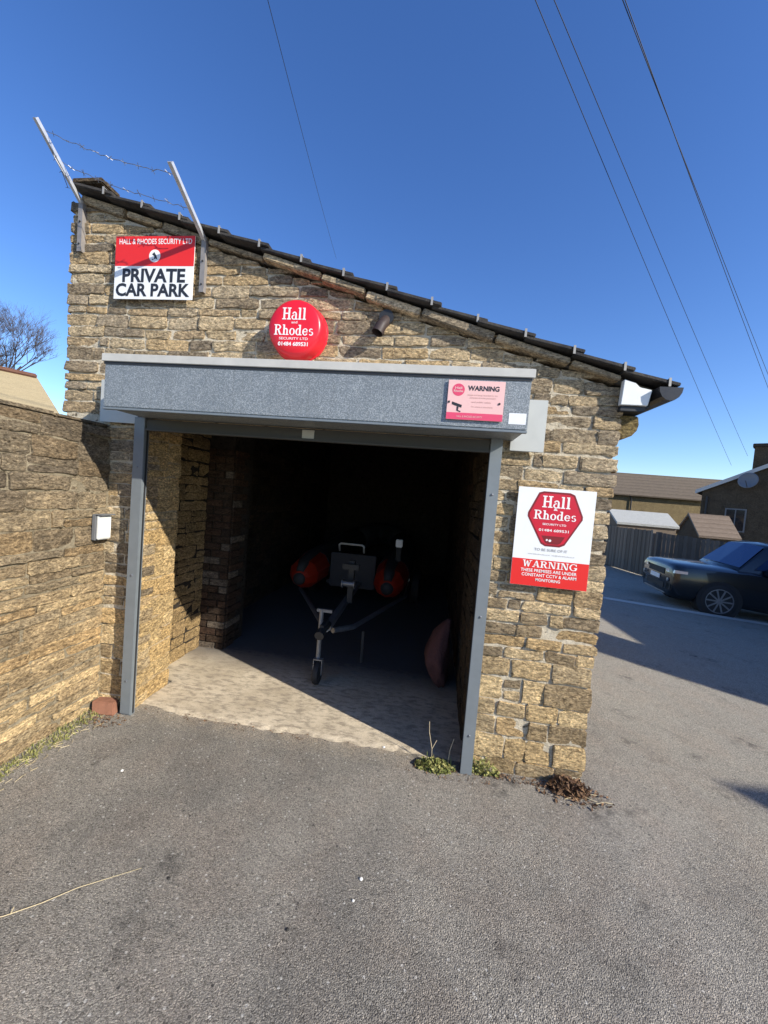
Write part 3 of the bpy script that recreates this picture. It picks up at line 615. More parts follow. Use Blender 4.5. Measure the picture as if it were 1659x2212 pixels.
# hexagon sign
hx = thing('security_warning_sign', (.715, -.03, 1.215), 'white and red security WARNING sign with crimson hexagon on the wall beside the doorway', 'sign')
u0, u1, v0, v1 = .492, .938, 1.218, 1.815; F = ff(-.0375)
hb = bx('board', (u0, -.037, v0), (u1, -.030, v1), WHITE, hx, bevel=.001)
for q_ in ((u0+.05, v0+.06), (u1-.05, v1-.06)): bx('fixing_block', (q_[0]-.02, -.030, q_[1]-.02), (q_[0]+.02, .01, q_[1]+.02), DARKSTEEL, hx, bevel=.002)
lettering('red_band', [rect(u0+.001, u1-.001, v0+.001, 1.381)], F, RED, hb)
def hexo(s, lift=0):
    cu, cv = .716, 1.632; pts = [(.612, 1.787), (.640, 1.796), (.790, 1.796), (.818, 1.785), (.874, 1.660), (.874, 1.640), (.786, 1.480), (.758, 1.466), (.674, 1.466), (.648, 1.480), (.558, 1.640), (.558, 1.662)]
    return [(cu+(a-cu)*s, cv+(b-cv)*s, lift) for a, b in pts], [tuple(range(12))]
lettering('hexagon_rim', [hexo(1.0)], F, DKRED, hb); hexa = lettering('hexagon', [hexo(.93)], ff(-.0379), CRIMSON, hb)
lettering('hexagon_foot', [flat([(.648, 1.530, 0), (.784, 1.530, 0), (.760, 1.488, 0), (.745, 1.481, 0), (.688, 1.481, 0), (.672, 1.488, 0)])], ff(-.0382), DKRED, hb)
F2 = ff(-.0384)
lettering('name_lettering', [serif('Hall', .636, .800, 1.700, 1.770)], F2, WHITEINK, hb); lettering('name_lettering', [serif('Rhodes', .594, .838, 1.628, 1.682)], F2, WHITEINK, hb)
lettering('ampersand', [txt(None, '&', .704, .728, 1.684, 1.698, .02)], F2, WHITEINK, hb)
lettering('contact_lettering', [txt(None, 'SECURITY LTD', .648, .784, 1.594, 1.606, .015), txt(None, '01484 689531', .630, .802, 1.556, 1.572, .015)], F2, WHITEINK, hb)
lettering('glint', [disc(.682, 1.505, .006, 10), disc(.700, 1.502, .008, 10)], ff(-.0386), WHITEINK, hb)
lettering('grey_lettering', [txt(None, 'TO BE SURE OF IT', .616, .806, 1.436, 1.452, .01), txt(None, 'www.hallandrhodes.co.uk   info@hallandrhodes.co.uk', .580, .850, 1.408, 1.419)], F2, GREYINK, hb)
lettering('warning_lettering', [serif('WARNING', .556, .872, 1.334, 1.374), txt(None, 'THESE PREMISES ARE UNDER', .548, .872, 1.304, 1.323, .015), txt(None, 'CONSTANT CCTV & ALARM', .556, .872, 1.277, 1.296, .015),
          txt(None, 'MONITORING', .640, .782, 1.250, 1.268, .015)], F2, WHITEINK, hb)
# round alarm
al = thing('alarm_bell_box', (-.965, 0, 2.51), 'round red alarm bell box on the gable above the shutter', 'alarm box')
AM = Matrix.Translation((-.965, -.005, 2.692)) @ Matrix.Rotation(R(90), 4, 'X')
drum = mk('drum', MB().lathe([(.180, -.02), (.182, .03), (.176, .085), (.168, .108), (.155, .118), (.10, .1185), (0, .119)], AM, 48), DRUM, al, smooth=True, angle=R(40))
mk('back_ring', MB().lathe([(.184, -.022), (.187, -.01), (.187, .012), (.1835, .014)], AM, 48), DRUM, drum, smooth=True, angle=R(40))
F = ff(-.1245)
lettering('face_lettering', [serif('Hall', -1.045, -.888, 2.735, 2.808), txt(None, 'and', -.983, -.945, 2.712, 2.727, .01), serif('Rhodes', -1.092, -.836, 2.640, 2.704),
          txt(None, 'SECURITY LTD', -1.058, -.870, 2.612, 2.627, .01), txt(None, '01484 689531', -1.062, -.868, 2.574, 2.599, .025)], F, WHITEINK, drum)

# ================================================================ BARBED WIRE BRACKETS
def bracket(x, z0, z1, ty, tz, label):
    b = thing('barbed_wire_bracket', (x, 0, z0), label, 'bracket', 'barbed wire brackets on the gable')
    st = mk('strap', MB().box((x-.017, -.030, z0), (x+.017, -.024, z1)).box((x+.011, -.024, z0), (x+.017, .01, z1)), STRAPM, b, recalc=False)
    d = Vector((0, ty, tz-z1)).normalized(); nrm = Vector((1, 0, 0)).cross(d)
    A = Vector((x, -.027, z1-.012)); L = (Vector((x, ty, tz))-A).length; M = Matrix(((1, d.x, nrm.x, A.x), (0, d.y, nrm.y, A.y), (0, d.z, nrm.z, A.z), (0, 0, 0, 1)))
    mk('arm', MB().box((-.018, 0, -.003), (.018, L, .003)).box((.012, 0, .003), (.018, L, .022)), GALV, b, T=M, recalc=False)
    for zz in (z0+.05, z0+.2): mk('bolt', MB().lathe([(.006, 0), (.006, .005), (.003, .007)], Matrix.Translation((x, -.0302, zz)) @ Matrix.Rotation(R(90), 4, 'X'), 6), DARKSTEEL, b)
    return lambda t: Vector((x, -.027+t*(ty+.027), z1+t*(tz-z1)))
bR = bracket(-1.668, 2.945, 3.297, -.361, 3.515, 'galvanised barbed wire bracket beside the private car park sign, leaning outwards')
bL = bracket(-2.604, 3.211, 3.552, -.327, 3.827, 'galvanised barbed wire bracket at the high corner of the roof, leaning outwards')
random.seed(4)
def barbed(a, b, sag, label, n=28):
    m = MB(); path = []
    for i in range(n+1):
        t = i/n; p = a.lerp(b, t); p.z -= sag*4*t*(1-t); p += Vector((0, random.uniform(-.006, .006), random.uniform(-.006, .006))); path.append(p)
    m.tube(path, .0020, 5)
    for i in range(2, n, 3):
        p = path[i]
        for k in range(2):
            d = Vector((random.uniform(-.5, .5), random.uniform(-1, 1), random.uniform(-1, 1))).normalized()*.018; m.tube([p-d, p+d], .0015, 4)
    tag(mk('barbed_wire', m, WIRE), label, 'barbed wire', 'strands of barbed wire')
barbed(bL(.86), bR(.84), .035, 'upper barbed wire strand sagging between the two roof brackets')
barbed(bL(.48), bR(.42), .03, 'lower barbed wire strand sagging between the two roof brackets')
e = bL(.86)
hang = [e, e+Vector((-.004, .02, -.05)), e+Vector((.01, .06, -.12)), e+Vector((.035, .11, -.19)), bL(.42)+Vector((-.02, 0, -.02)), bL(.30)+Vector((-.03, .02, -.05))]
m = MB(); m.tube(hang, .0022, 5)
for p in hang[1:]:
    d = Vector((random.uniform(-1, 1), random.uniform(-1, 1), random.uniform(-1, 1))).normalized()*.018; m.tube([p-d, p+d], .0015, 4)
tag(mk('barbed_wire', m, WIRE), 'loose end of barbed wire dangling from the high corner bracket', 'barbed wire', 'strands of barbed wire')

# ================================================================ INSIDE THE GARAGE
# boat: orange inflatable on a road trailer
bt = thing('inflatable_boat', (-1.03, 3.6, .4), 'orange inflatable boat resting on a trailer in the dark garage', 'boat')
for s in (-1, 1):
    cx = -1.03+s*.545; path = []; rs = []
    for y, r, z in ((2.06, .085, .58), (2.10, .12, .585), (2.22, .19, .61), (2.62, .225, .64), (3.4, .23, .66), (4.3, .23, .70), (4.9, .22, .76)):
        path.append((cx-s*.10*sstep(4.2, 4.9, y), y, z)); rs.append(r)
    tb = mk('tube', MB().tube(path[3:], rs[3:], 20), RUBBER, bt, smooth=True, angle=R(50))  # black stands in for orange tube lost in the interior shade
    mk('tube_cone', MB().tube(path[:5], [r*1.004 for r in rs[:4]]+[.14], 10), ORANGE, tb)
    mk('rubbing_strake', MB().tube([(p[0], p[1]-.04, p[2]+r*.72) for p, r in list(zip(path, rs))[1:]], [.05, .075, .09, .09, .09, .09], 8), RUBBER, tb, smooth=True)
    mk('tube_cap', MB().lathe([(.082, -.01), (.075, .02), (.02, .035)], Matrix.Translation((cx, 2.06, .58)) @ Matrix.Rotation(R(90), 4, 'X'), 14), RUBBER, tb, smooth=True)
mk('bow', MB().tube([(-1.03-.445, 4.9, .76), (-1.30, 5.35, .84), (-1.03, 5.55, .88), (-.76, 5.35, .84), (-1.03+.445, 4.9, .76)], .22, 18), RUBBER, bt, smooth=True)  # bow likewise blackened to sink into the shade
bx('transom', (-1.34, 2.60, .40), (-.72, 2.65, .86), CABLE, bt, bevel=.01)
bx('hull_floor', (-1.40, 2.65, .42), (-.66, 5.0, .47), RUBBER, bt, bevel=.01)
mk('grab_bar', MB().tube([(-1.21, 2.55, .90), (-1.21, 2.5, .99), (-1.19, 2.5, 1.005), (-.90, 2.5, 1.005), (-.88, 2.5, .99), (-.88, 2.55, .90)], .014, 8), PLATE, bt, smooth=True)
bx('console_box', (-.46, 2.46, 1.03), (-.375, 2.56, 1.13), WHITE, bt, bevel=.008)
bx('console_stand', (-.45, 2.48, .84), (-.385, 2.54, 1.03), RUBBER, bt, bevel=.006)
tr = thing('boat_trailer', (-.9, 2.5, 0), 'galvanised boat trailer with jockey wheel standing on the garage floor', 'trailer')
mk('frame_rail', MB().tube([(-.90, .98, .40), (-1.08, 1.35, .36), (-1.72, 2.55, .33), (-1.72, 4.9, .33)], .026, 6), SILVER, tr)
mk('frame_rail', MB().tube([(-.84, .98, .40), (-.70, 1.25, .36), (-.30, 2.75, .33), (-.30, 4.9, .33)], .026, 6), SILVER, tr)
mk('drawbar', MB().box((-.030, 0, -.03), (.030, 2.2, .03)), SILVER, tr, T=Matrix.Translation((-.86, .86, .47)) @ Matrix.Rotation(R(2.5), 4, 'Z'), bevel=.004)
mk('coupling', MB().tube([(-.86, .60, .48), (-.86, .68, .50), (-.86, .88, .49)], [.04, .035, .03], 10).box((-.875, .66, .52), (-.845, .84, .55)), DARKSTEEL, tr)
jw = mk('jockey_post', MB().tube([(-.895, .74, .16), (-.895, .75, .66)], .020, 10).box((-.935, .735, .64), (-.80, .765, .665)), SILVER, tr)
mk('jockey_wheel', MB().lathe([(.0, -.03), (.06, -.03), (.095, -.022), (.102, 0), (.095, .022), (.06, .03), (0, .03)], Matrix.Translation((-.885, .72, .115)) @ Matrix.Rotation(R(90), 4, 'Y'), 24), RUBBER, tr, smooth=True, angle=R(40))
mk('jockey_fork', MB().box((-.925, .70, .10), (-.918, .74, .23)).box((-.852, .70, .10), (-.845, .74, .23)).box((-.925, .70, .225), (-.845, .745, .235)), SILVER, jw)
mk('winch_post', MB().box((-.87, 1.62, .48), (-.81, 1.68, .95)).box((-.93, 1.56, .86), (-.75, 1.60, .92)), DARKSTEEL, tr, bevel=.004)
mk('winch_drum', MB().lathe([(.05, -.07), (.05, -.06), (.03, -.06), (.03, .06), (.05, .06), (.05, .07)], Matrix.Translation((-.84, 1.52, .72)) @ Matrix.Rotation(R(90), 4, 'Y'), 14), SILVER, tr)
mk('prop_stand', MB().box((-.595, 1.16, .05), (-.570, 1.185, .36)), DARKSTEEL, tr, bevel=.003)
mk('cross_member', MB().box((-1.72, 3.6, .35), (-.30, 3.66, .40)), SILVER, tr)
for s in (-1, 1):
    w = mk('wheel', MB().lathe([(.12, -.07), (.23, -.07), (.26, -.05), (.265, 0), (.26, .05), (.23, .07), (.12, .07)], Matrix.Translation((-1.03+s*.83, 3.63, .278)) @ Matrix.Rotation(R(90), 4, 'Y'), 24), RUBBER, tr, smooth=True, angle=R(40))
    mk('wheel_rim', MB().lathe([(.0, -.05), (.115, -.05), (.12, 0), (.115, .05), (0, .05)], Matrix.Translation((-1.03+s*.83, 3.63, .278)) @ Matrix.Rotation(R(90), 4, 'Y'), 20), SILVER, w)
# slumped sack against the right wall
rows = []; random.seed(2)
for i in range(15):
    t = i/14; z = .015+.60*t; rr = max(.012, math.sin(math.pi*min(1, .10+.87*t**.9))**.75*.15); cx = .185-.085*math.sin(math.pi*t*.9)+.06*t; row = []
    for j in range(20):
        a = 2*math.pi*j/20; k = 1+.22*noise.noise(Vector((math.cos(a)*2.2, math.sin(a)*2.2, z*9)))+.07*math.sin(a*6+z*13)
        row.append((min(.318, cx+rr*k*math.cos(a)*.72), 1.06+rr*k*1.5*math.sin(a), z))
    rows.append(row)
m = MB(); m.grid(rows, closed=True); m.f.append(tuple(range(20))[::-1]); m.k.append(0); m.f.append(tuple(range(280, 300))); m.k.append(0)
tag(mk('sack', m, SACKM, smooth=True), 'slumped maroon sack leaning on the side wall inside the garage', 'sack')

# ================================================================ WEEDS, LEAVES, LITTER
def blades(mb, cx, cy, rx, ry, n, h, w, lean=.6, gzf=gz):
    for _ in range(n):
        a = random.uniform(0, 6.283); q = math.sqrt(random.random()); x, y = cx+rx*q*math.cos(a), cy+ry*q*math.sin(a); z = gzf(x, y)
        L = h*random.uniform(.4, 1.0); d = Vector((random.uniform(-1, 1), random.uniform(-1, 1), 0)); d = d.normalized()*L*random.uniform(.1, lean); s = Vector((-d.y, d.x, 0)).normalized()*w*random.uniform(.6, 1.3)
        p0 = Vector((x, y, z)); p1 = p0+d*.45+Vector((0, 0, L*.65)); p2 = p0+d+Vector((0, 0, L*.85))
        mb.add([p0-s*.5, p0+s*.5, p1+s*.6, p1-s*.6, p2], [(0, 1, 2, 3), (3, 2, 4)])
def leaves(mb, cx, cy, rx, ry, n, size, hmax):
    for _ in range(n):
        a = random.uniform(0, 6.283); q = math.sqrt(random.random()); x, y = cx+rx*q*math.cos(a), cy+ry*q*math.sin(a)
        z = gz(x, y)+.004+random.random()**1.5*hmax*(1-q*.8); s = size*random.uniform(.35, 1.5)
        M = Matrix.Translation((x, y, z)) @ Matrix.Rotation(random.uniform(0, 6.28), 4, 'Z') @ Matrix.Rotation(random.uniform(-.8, .8), 4, 'X') @ Matrix.Rotation(random.uniform(-.8, .8), 4, 'Y')
        mb.add([M @ Vector(p) for p in ((-s, 0, 0), (-s*.3, -s*random.uniform(.2, .55), s*random.uniform(0, .4)), (s*.5, -s*.3, .0), (s, 0, s*.1), (s*.4, s*.36, 0), (-s*.3, s*.42, s*.12))], [(0, 1, 2, 3), (0, 3, 4, 5)])
random.seed(51)
wd = thing('weed_clump', (.14, -.07, 0), 'low green weed growing at the foot of the shutter guide rail beside the sack', 'weed')
wd['label'] = 'low green weed with a dry stalk on the asphalt at the doorway corner'
m = MB(); leaves(m, .14, -.06, .13, .055, 420, .015, .07); blades(m, .15, -.05, .11, .05, 30, .08, .004); mk('foliage', m, GRASS, wd, recalc=False)
m = MB(); m.tube([(.12, -.03, 0), (.115, -.03, .10), (.09, -.02, .20), (.085, -.02, .27)], .0022, 4); m.tube([(.115, -.03, .10), (.14, -.03, .16)], .0018, 4); m.tube([(.22, -.02, 0), (.23, -.01, .10), (.25, 0, .17)], .002, 4)
mk('dry_stalk', m, STRAW, wd)
w2 = MB(); blades(w2, .44, -.035, .06, .02, 40, .13, .003, .5); leaves(w2, .45, -.04, .09, .022, 230, .012, .14)
tag(mk('weed_tuft', w2, GRASS, recalc=False), 'thin green weed tuft at the wall foot below the security warning sign', 'weed')
lp = MB(); leaves(lp, .95, -.06, .12, .07, 420, .016, .11); leaves(lp, .97, -.09, .22, .10, 150, .012, .02); leaves(lp, .93, -.05, .09, .05, 120, .026, .10)
tag(mk('dead_leaf_heap', lp, DRYLEAF, recalc=False), 'heap of dead brown leaves piled at the foot of the building corner', 'leaf pile')
st_ = MB()
for a, b in (((1.02, -.085), (1.14, -.065)), ((1.075, -.135), (1.18, -.11)), ((.98, -.10), (1.09, -.12)), ((.90, -.14), (.98, -.12)), ((1.0, -.05), (1.06, .01))):
    st_.tube([(a[0], a[1], gz(*a)+.004), ((a[0]+b[0])/2, (a[1]+b[1])/2+.006, gz(*a)+.009), (b[0], b[1], gz(*b)+.004)], .0019, 4)
random.seed(58); wl = MB(); leaves(wl, .70, -.045, .36, .03, 260, .007, .012); leaves(wl, .2, -.10, .30, .06, 120, .006, .01); leaves(wl, -2.12, -.16, .16, .08, 160, .008, .015); leaves(wl, -1.2, .03, .8, .06, 160, .006, .008)
o = mk('leaf_litter', wl, DRYLEAF, recalc=False); tag(o, 'fine brown leaf litter gathered along the wall foot and doorway', 'litter'); o['kind'] = 'stuff'
o = mk('straw_stems', st_, STRAW); tag(o, 'loose straw stems scattered beside the dead leaf heap', 'straw'); o['kind'] = 'stuff'
gv = MB(); random.seed(61)
for i in range(34):
    y = -.02-i*.045; t = random.uniform(0, 1)
    blades(gv, -2.245+.03*math.sin(i*1.7), y, .055, .03, int(16+26*random.random()*(1.0 if i < 13 else .6)), .036, .0032, .9)
    leaves(gv, -2.24+.05*random.random(), y, .05, .03, 26, .007, .02)
o = mk('grass_verge', gv, GRASS, recalc=False); tag(o, 'mossy grass strip along the foot of the boundary wall', 'grass'); o['kind'] = 'stuff'
gs = MB()
for i in range(230):
    y = -random.uniform(.0, 1.6); x = -2.28+random.random()*.20; d = Vector((random.uniform(-.03, .03), random.uniform(-.05, .05), .004)); p = Vector((x, y, .004+random.random()*.012)); gs.tube([p, p+d], .0014, 3)
o = mk('dry_grass_litter', gs, STRAW); tag(o, 'dry straw-coloured grass litter beside the boundary wall', 'litter'); o['kind'] = 'stuff'
# broken clay tile by the left rail
tag(mk('broken_clay_tile', MB().prism([(-2.25, -.12, 0), (-2.09, -.105, 0), (-2.10, -.05, 0), (-2.16, -.035, 0), (-2.25, -.05, 0)], (0, 0, .002), (-.03, .03, .075)), RUSTB, bevel=.006), 'broken red-brown clay tile between the guide rail foot and the boundary wall', 'tile')
random.seed(71)
def pebble(x, y, r, mat, label, grp):
    m = MB(); bm = bmesh.new(); bmesh.ops.create_icosphere(bm, subdivisions=2, radius=r)
    for v in bm.verts: v.co *= 1+.25*noise.noise(v.co*1.2/r+Vector((x*9, y*9, 0))); v.co.z *= .55
    bm.verts.ensure_lookup_table(); m.add([v.co+Vector((x, y, gz(x, y)+r*.38)) for v in bm.verts], [[v.index for v in f.verts] for f in bm.faces]); bm.free()
    tag(mk('pebble', m, mat, smooth=True), label, 'pebble', grp)
CHALK = plain('white chip', (.75, .74, .70), .8)
pebble(-.18, -.85, .0085, CHALK, 'larger of two white stone chips lying on the asphalt before the doorway', 'stone chips on the asphalt')
pebble(-.195, -.945, .006, CHALK, 'smaller of two white stone chips lying on the asphalt before the doorway', 'stone chips on the asphalt')
pebble(-1.64, -.53, .008, CHALK, 'lone white stone chip on the asphalt near the boundary wall', 'stone chips on the asphalt')
pebble(-.20, .05, .010, CHALK, 'pale stone chip on the edge of the concrete doorway slab', 'stone chips on the asphalt')
DKCHIP = plain('dark chip', (.035, .033, .03), .8)
for x, y, w in ((-.42, -1.10, 'dark grit chip on the oil-stained asphalt'), (-.98, -1.02, 'dark grit chip near the dry twig on the asphalt')): pebble(x, y, .007, DKCHIP, w, 'stone chips on the asphalt')
tw = MB(); tw.tube([(-1.62, -1.33, .004), (-1.47, -1.275, .006), (-1.38, -1.21, .008), (-1.30, -1.13, .006), (-1.20, -1.06, .004), (-1.12, -1.005, .003)], [.0018, .0018, .0016, .0014, .0011, .0008], 6)
tw.tube([(-1.45, -1.265, .006), (-1.452, -1.250, .02)], .0016, 4)
tag(mk('dry_twig', tw, STRAW), 'long thin pale twig lying across the asphalt', 'twig')

# ================================================================ OVERHEAD CABLES
C0 = Vector((0, -2.46, 1.70))
def cable(d0, t0, d1, t1, sag, ext, label, r=.007):
    a = C0+Vector(d0)*t0; b = C0+Vector(d1)*t1; a2 = a+(a-b)*ext; n = 24; p = []
    for i in range(n+1):
        t = i/n; q = a2.lerp(b, t); q.z -= sag*4*t*(1-t); p.append(q)
    tag(mk('overhead_cable', MB().tube(p, r, 6), CABLE, smooth=True), label, 'cable', 'overhead cables')
cable((.153, 1.091, 1.312), 6, (.751, 1.115, .148), 21, .15, .35, 'lower of the twin overhead cables dropping towards the gable house chimney', .0065)
cable((.201, 1.097, 1.316), 6, (.791, 1.122, .176), 21, .15, .35, 'upper of the twin overhead cables dropping towards the gable house chimney', .0065)
cable((.375, 1.121, 1.330), 6, (.930, 1.15, .20), 20, .12, .35, 'upper overhead cable of the close pair passing above the gable house', .0065)
cable((.381, 1.122, 1.331), 6, (.935, 1.15, .155), 20, .12, .35, 'lower overhead cable of the close pair passing above the gable house', .0065)
cable((-.541, 1.003, 1.262), 5, (-.31, .998, .600), 16, .12, .35, 'single overhead cable disappearing behind the garage roof', .005)

# ================================================================ PARKED CAR
cart = Vector((5.88, 8.45, 0)); cart.z = gz(6.7, 8.2)
HD = Vector((-.992, .12, 0)).normalized()
slope = math.atan2(gz(10.5, 8.0)-gz(6.5, 8.0), 4.0)
CM = Matrix.Translation(cart) @ Matrix(((-HD.x, HD.y*1, 0, 0), (-HD.y, -HD.x, 0, 0), (0, 0, 1, 0), (0, 0, 0, 1))) @ Matrix.Rotation(-slope, 4, 'Y')
car = thing('parked_car', cart, 'dark blue-black four-wheel-drive car parked nose-in beside the garage lane', 'car')
cp = NT('dark blue-black car paint', .25, .5); cp.b.inputs['Coat Weight'].default_value = .6; cp.b.inputs['Coat Roughness'].default_value = .04
PAINT = cp.done(cp.mix(cp.noise(cp.pos(), 3, 3), (.004, .005, .008), (.006, .008, .012)), None, None, .0)
gl = NT('sky-tinted car glass', .05, .6); GLASS = gl.done((.035, .070, .16), .04, None, .4)  # blue base paints the sky's reflection into the glass
def half(w, zb, sh_, top): return [(0, zb), (w*.86, zb), (w*.97, zb+.10), (w, zb+.28), (w*.995, sh_-.16), (w*.965, sh_-.05), (w*.88, sh_), (w*.5, top-.01), (0, top)]
stn = [(-.03, .80, .34, .96, .985), (-.005, .86, .29, 1.01, 1.035), (.05, .92, .27, 1.05, 1.08), (.20, .97, .26, 1.075, 1.11), (.60, .985, .26, 1.10, 1.145), (1.0, .99, .27, 1.12, 1.17), (1.5, .99, .28, 1.15, 1.20),
       (2.4, .985, .25, 1.15, 1.18), (3.6, .985, .25, 1.18, 1.2), (4.4, .97, .28, 1.19, 1.2), (4.72, .90, .36, 1.12, 1.14), (4.84, .74, .46, 1.02, 1.03)]
m = MB(); rows = []
for x, w, zb, s_, tp in stn:
    h_ = half(w, zb, s_, tp); ring = h_ + [(-y, z) for y, z in h_[-2:0:-1]]
    rows.append([(x, y, z) for y, z in ring])
m.grid(rows, closed=True); nn = len(rows[0]); m.f += [tuple(range(nn))[::-1], tuple(range((len(rows)-1)*nn, len(rows)*nn))]; m.k += [0, 0]
body = mk('body', m, PAINT, car, smooth=True, angle=R(32), T=CM)
# greenhouse
gs_ = [(1.24, .86, 1.12, 1.16, .83), (1.80, .89, 1.14, 1.78, .69), (2.05, .90, 1.15, 1.85, .71), (3.3, .90, 1.16, 1.88, .71), (4.2, .86, 1.16, 1.82, .66), (4.70, .82, 1.16, 1.36, .74)]
rows = [[(x, w, zb), (x, rw+.03, zt-.06), (x, rw-.04, zt), (x, 0, zt+.025), (x, -rw+.04, zt), (x, -rw-.03, zt-.06), (x, -w, zb)] for x, w, zb, zt, rw in gs_]
cab = mk('cabin', MB().grid(rows), PAINT, car, smooth=True, angle=R(35), T=CM)
mk('windscreen', MB().add([(1.31, -.80, 1.215), (1.31, .80, 1.215), (1.775, .665, 1.755), (1.775, -.665, 1.755), (1.28, 0, 1.225), (1.76, 0, 1.79)], [(0, 4, 5, 3), (4, 1, 2, 5)]), GLASS, cab, T=CM @ Matrix.Translation((-.012, 0, .012)))
for s in (-1, 1):
    for x0, x1, x2, x3 in ((1.56, 2.02, 2.86, 2.86), (2.93, 2.93, 3.78, 3.86), (3.92, 3.84, 4.16, 4.40)):
        q = lambda x, z: (x, s*(.908-(z-1.12)*.27), z)
        mk('side_window', MB().add([q(x0, 1.23), q(x1, 1.735), q(x2, 1.765), q(x3, 1.23)], [(0, 1, 2, 3)]), GLASS, cab, T=CM)
    mirror = mk('wing_mirror', MB().box((1.72, s*.98-.09, 1.12), (1.88, s*.98+.10, 1.28)), PAINT, car, bevel=.03, T=CM)
    hl = mk('headlight', MB().add([(-.015, s*.52, .85), (.02, s*.87, .86), (.24, s*.992, .885), (.24, s*.985, .945), (.03, s*.865, .935), (-.015, s*.52, .92)], [(0, 1, 4, 5), (1, 2, 3, 4)]), plain('headlamp lens%d' % s, (.55, .58, .62), .12, .3), car, T=CM @ Matrix.Translation((-.03, s*.02, 0)))
    bx('bumper_intake', (-.03, s*.72-.13, .42), (.12, s*.72+.12, .60), RUBBER, car, bevel=.02, T=CM)
    mk('fog_lamp', MB().lathe([(0, 0), (.045, 0), (.045, .02), (0, .025)], CM @ Matrix.Translation((-.04, s*.70, .67)) @ Matrix.Rotation(R(-90), 4, 'Y'), 12), SILVER, car)
    for xw in (.93, 3.87):
        WM = CM @ Matrix.Translation((xw, s*.90, .385)) @ Matrix.Rotation(R(-90*s), 4, 'X')
        mk('wheel_arch', MB().lathe([(0, -.2), (.455, -.2), (.455, .093), (.40, .094), (0, .094)], WM, 32), RUBBER, car)
        wh = thing_dummy = mk('wheel', MB().lathe([(.27, -.10), (.35, -.10), (.38, -.07), (.385, 0), (.38, .085), (.35, .108), (.285, .110), (.28, .098), (.27, .0975)], WM, 36), RUBBER, car, smooth=True, angle=R(40))
        mk('wheel_rim', MB().lathe([(.288, .0965), (.288, .108), (.268, .110), (.262, .0965)], WM, 36), SILVER, wh)
        sp = MB().lathe([(0, .096), (.055, .096), (.055, .106), (0, .109)], WM, 16)
        for k in range(10):
            a = 2*math.pi*k/10; sp.box((.045, -.017, .0962), (.270, .017, .1055), WM @ Matrix.Rotation(a, 4, 'Z'))
        mk('spokes', sp, SILVER, wh, recalc=False)
mk('grille', MB().box((-.045, -.46, .76), (.03, .46, .91)), RUBBER, car, bevel=.01, T=CM)
bx('lower_grille', (-.042, -.52, .40), (.05, .52, .58), RUBBER, car, bevel=.02, T=CM)
mk('number_plate', MB().box((-.058, -.26, .62), (-.043, .26, .73)), WHITE, car, bevel=.003, T=CM)
mk('front_skid', MB().box((-.035, -.6, .305), (.09, .6, .35)), SILVER, car, bevel=.01, T=CM)

# ================================================================ FENCE AND SHED
WOOD = None
t = NT('weathered fence timber', .9, .15); p = t.pos(); g_ = t.n.new('ShaderNodeObjectInfo')
gr = t.noise(t.scale(p, (9, 9, .6)), 6, 5, .7)
WOOD = t.done(t.mix(1.0, t.mix(gr, (.13, .10, .075), (.30, .24, .18)), t.ramp(g_.outputs['Random'], [(0, .65), (1, 1.15)]), 'MULTIPLY'), .9, t.bump(gr, .004))
def fence(a, b, h, label):
    a, b = Vector((*a, 0)), Vector((*b, 0)); d = (b-a).normalized(); n = Vector((d.y, -d.x, 0)); L = (b-a).length
    f = thing('timber_fence', (a.x, a.y, gz(a.x, a.y)), label, 'fence', 'timber fences behind the car')
    k = int(L/.125)
    for i in range(k):
        p0 = a+d*(i*.125); z0 = gz(p0.x, p0.y)+.03; hh = h+random.uniform(-.02, .02)
        q = p0+d*.117; off = n*(.012*(i % 2))
        mk('fence_board', MB().prism([p0+off, q+off, q+off-n*.02, p0+off-n*.02], (0, 0, z0), (0, 0, z0+hh)), WOOD, f)
    for q in (a, b): mk('fence_post', MB().box((q.x-.07, q.y-.07, gz(q.x, q.y)-.05), (q.x+.07, q.y+.07, gz(q.x, q.y)+h+.06)), WOOD, f)
    for zz in (.35, 1.0, 1.55):
        za, zb = gz(a.x, a.y)+zz, gz(b.x, b.y)+zz; o = -n*.022
        mk('fence_rail', MB().add([a+o+Vector((0, 0, za)), b+o+Vector((0, 0, zb)), b+o-n*.05+Vector((0, 0, zb)), a+o-n*.05+Vector((0, 0, za)), a+o+Vector((0, 0, za+.08)), b+o+Vector((0, 0, zb+.08)), b+o-n*.05+Vector((0, 0, zb+.08)), a+o-n*.05+Vector((0, 0, za+.08))],
           [(0,3,2,1),(4,5,6,7),(0,1,5,4),(1,2,6,5),(2,3,7,6),(3,0,4,7)]), WOOD, f)
random.seed(91)
fence((8.05, 16.9), (8.36, 13.48), 1.80, 'brown board fence running along the lane below the grey shed roof')
fence((8.44, 13.29), (11.6, 11.35), 1.75, 'brown board fence standing directly behind the parked car')
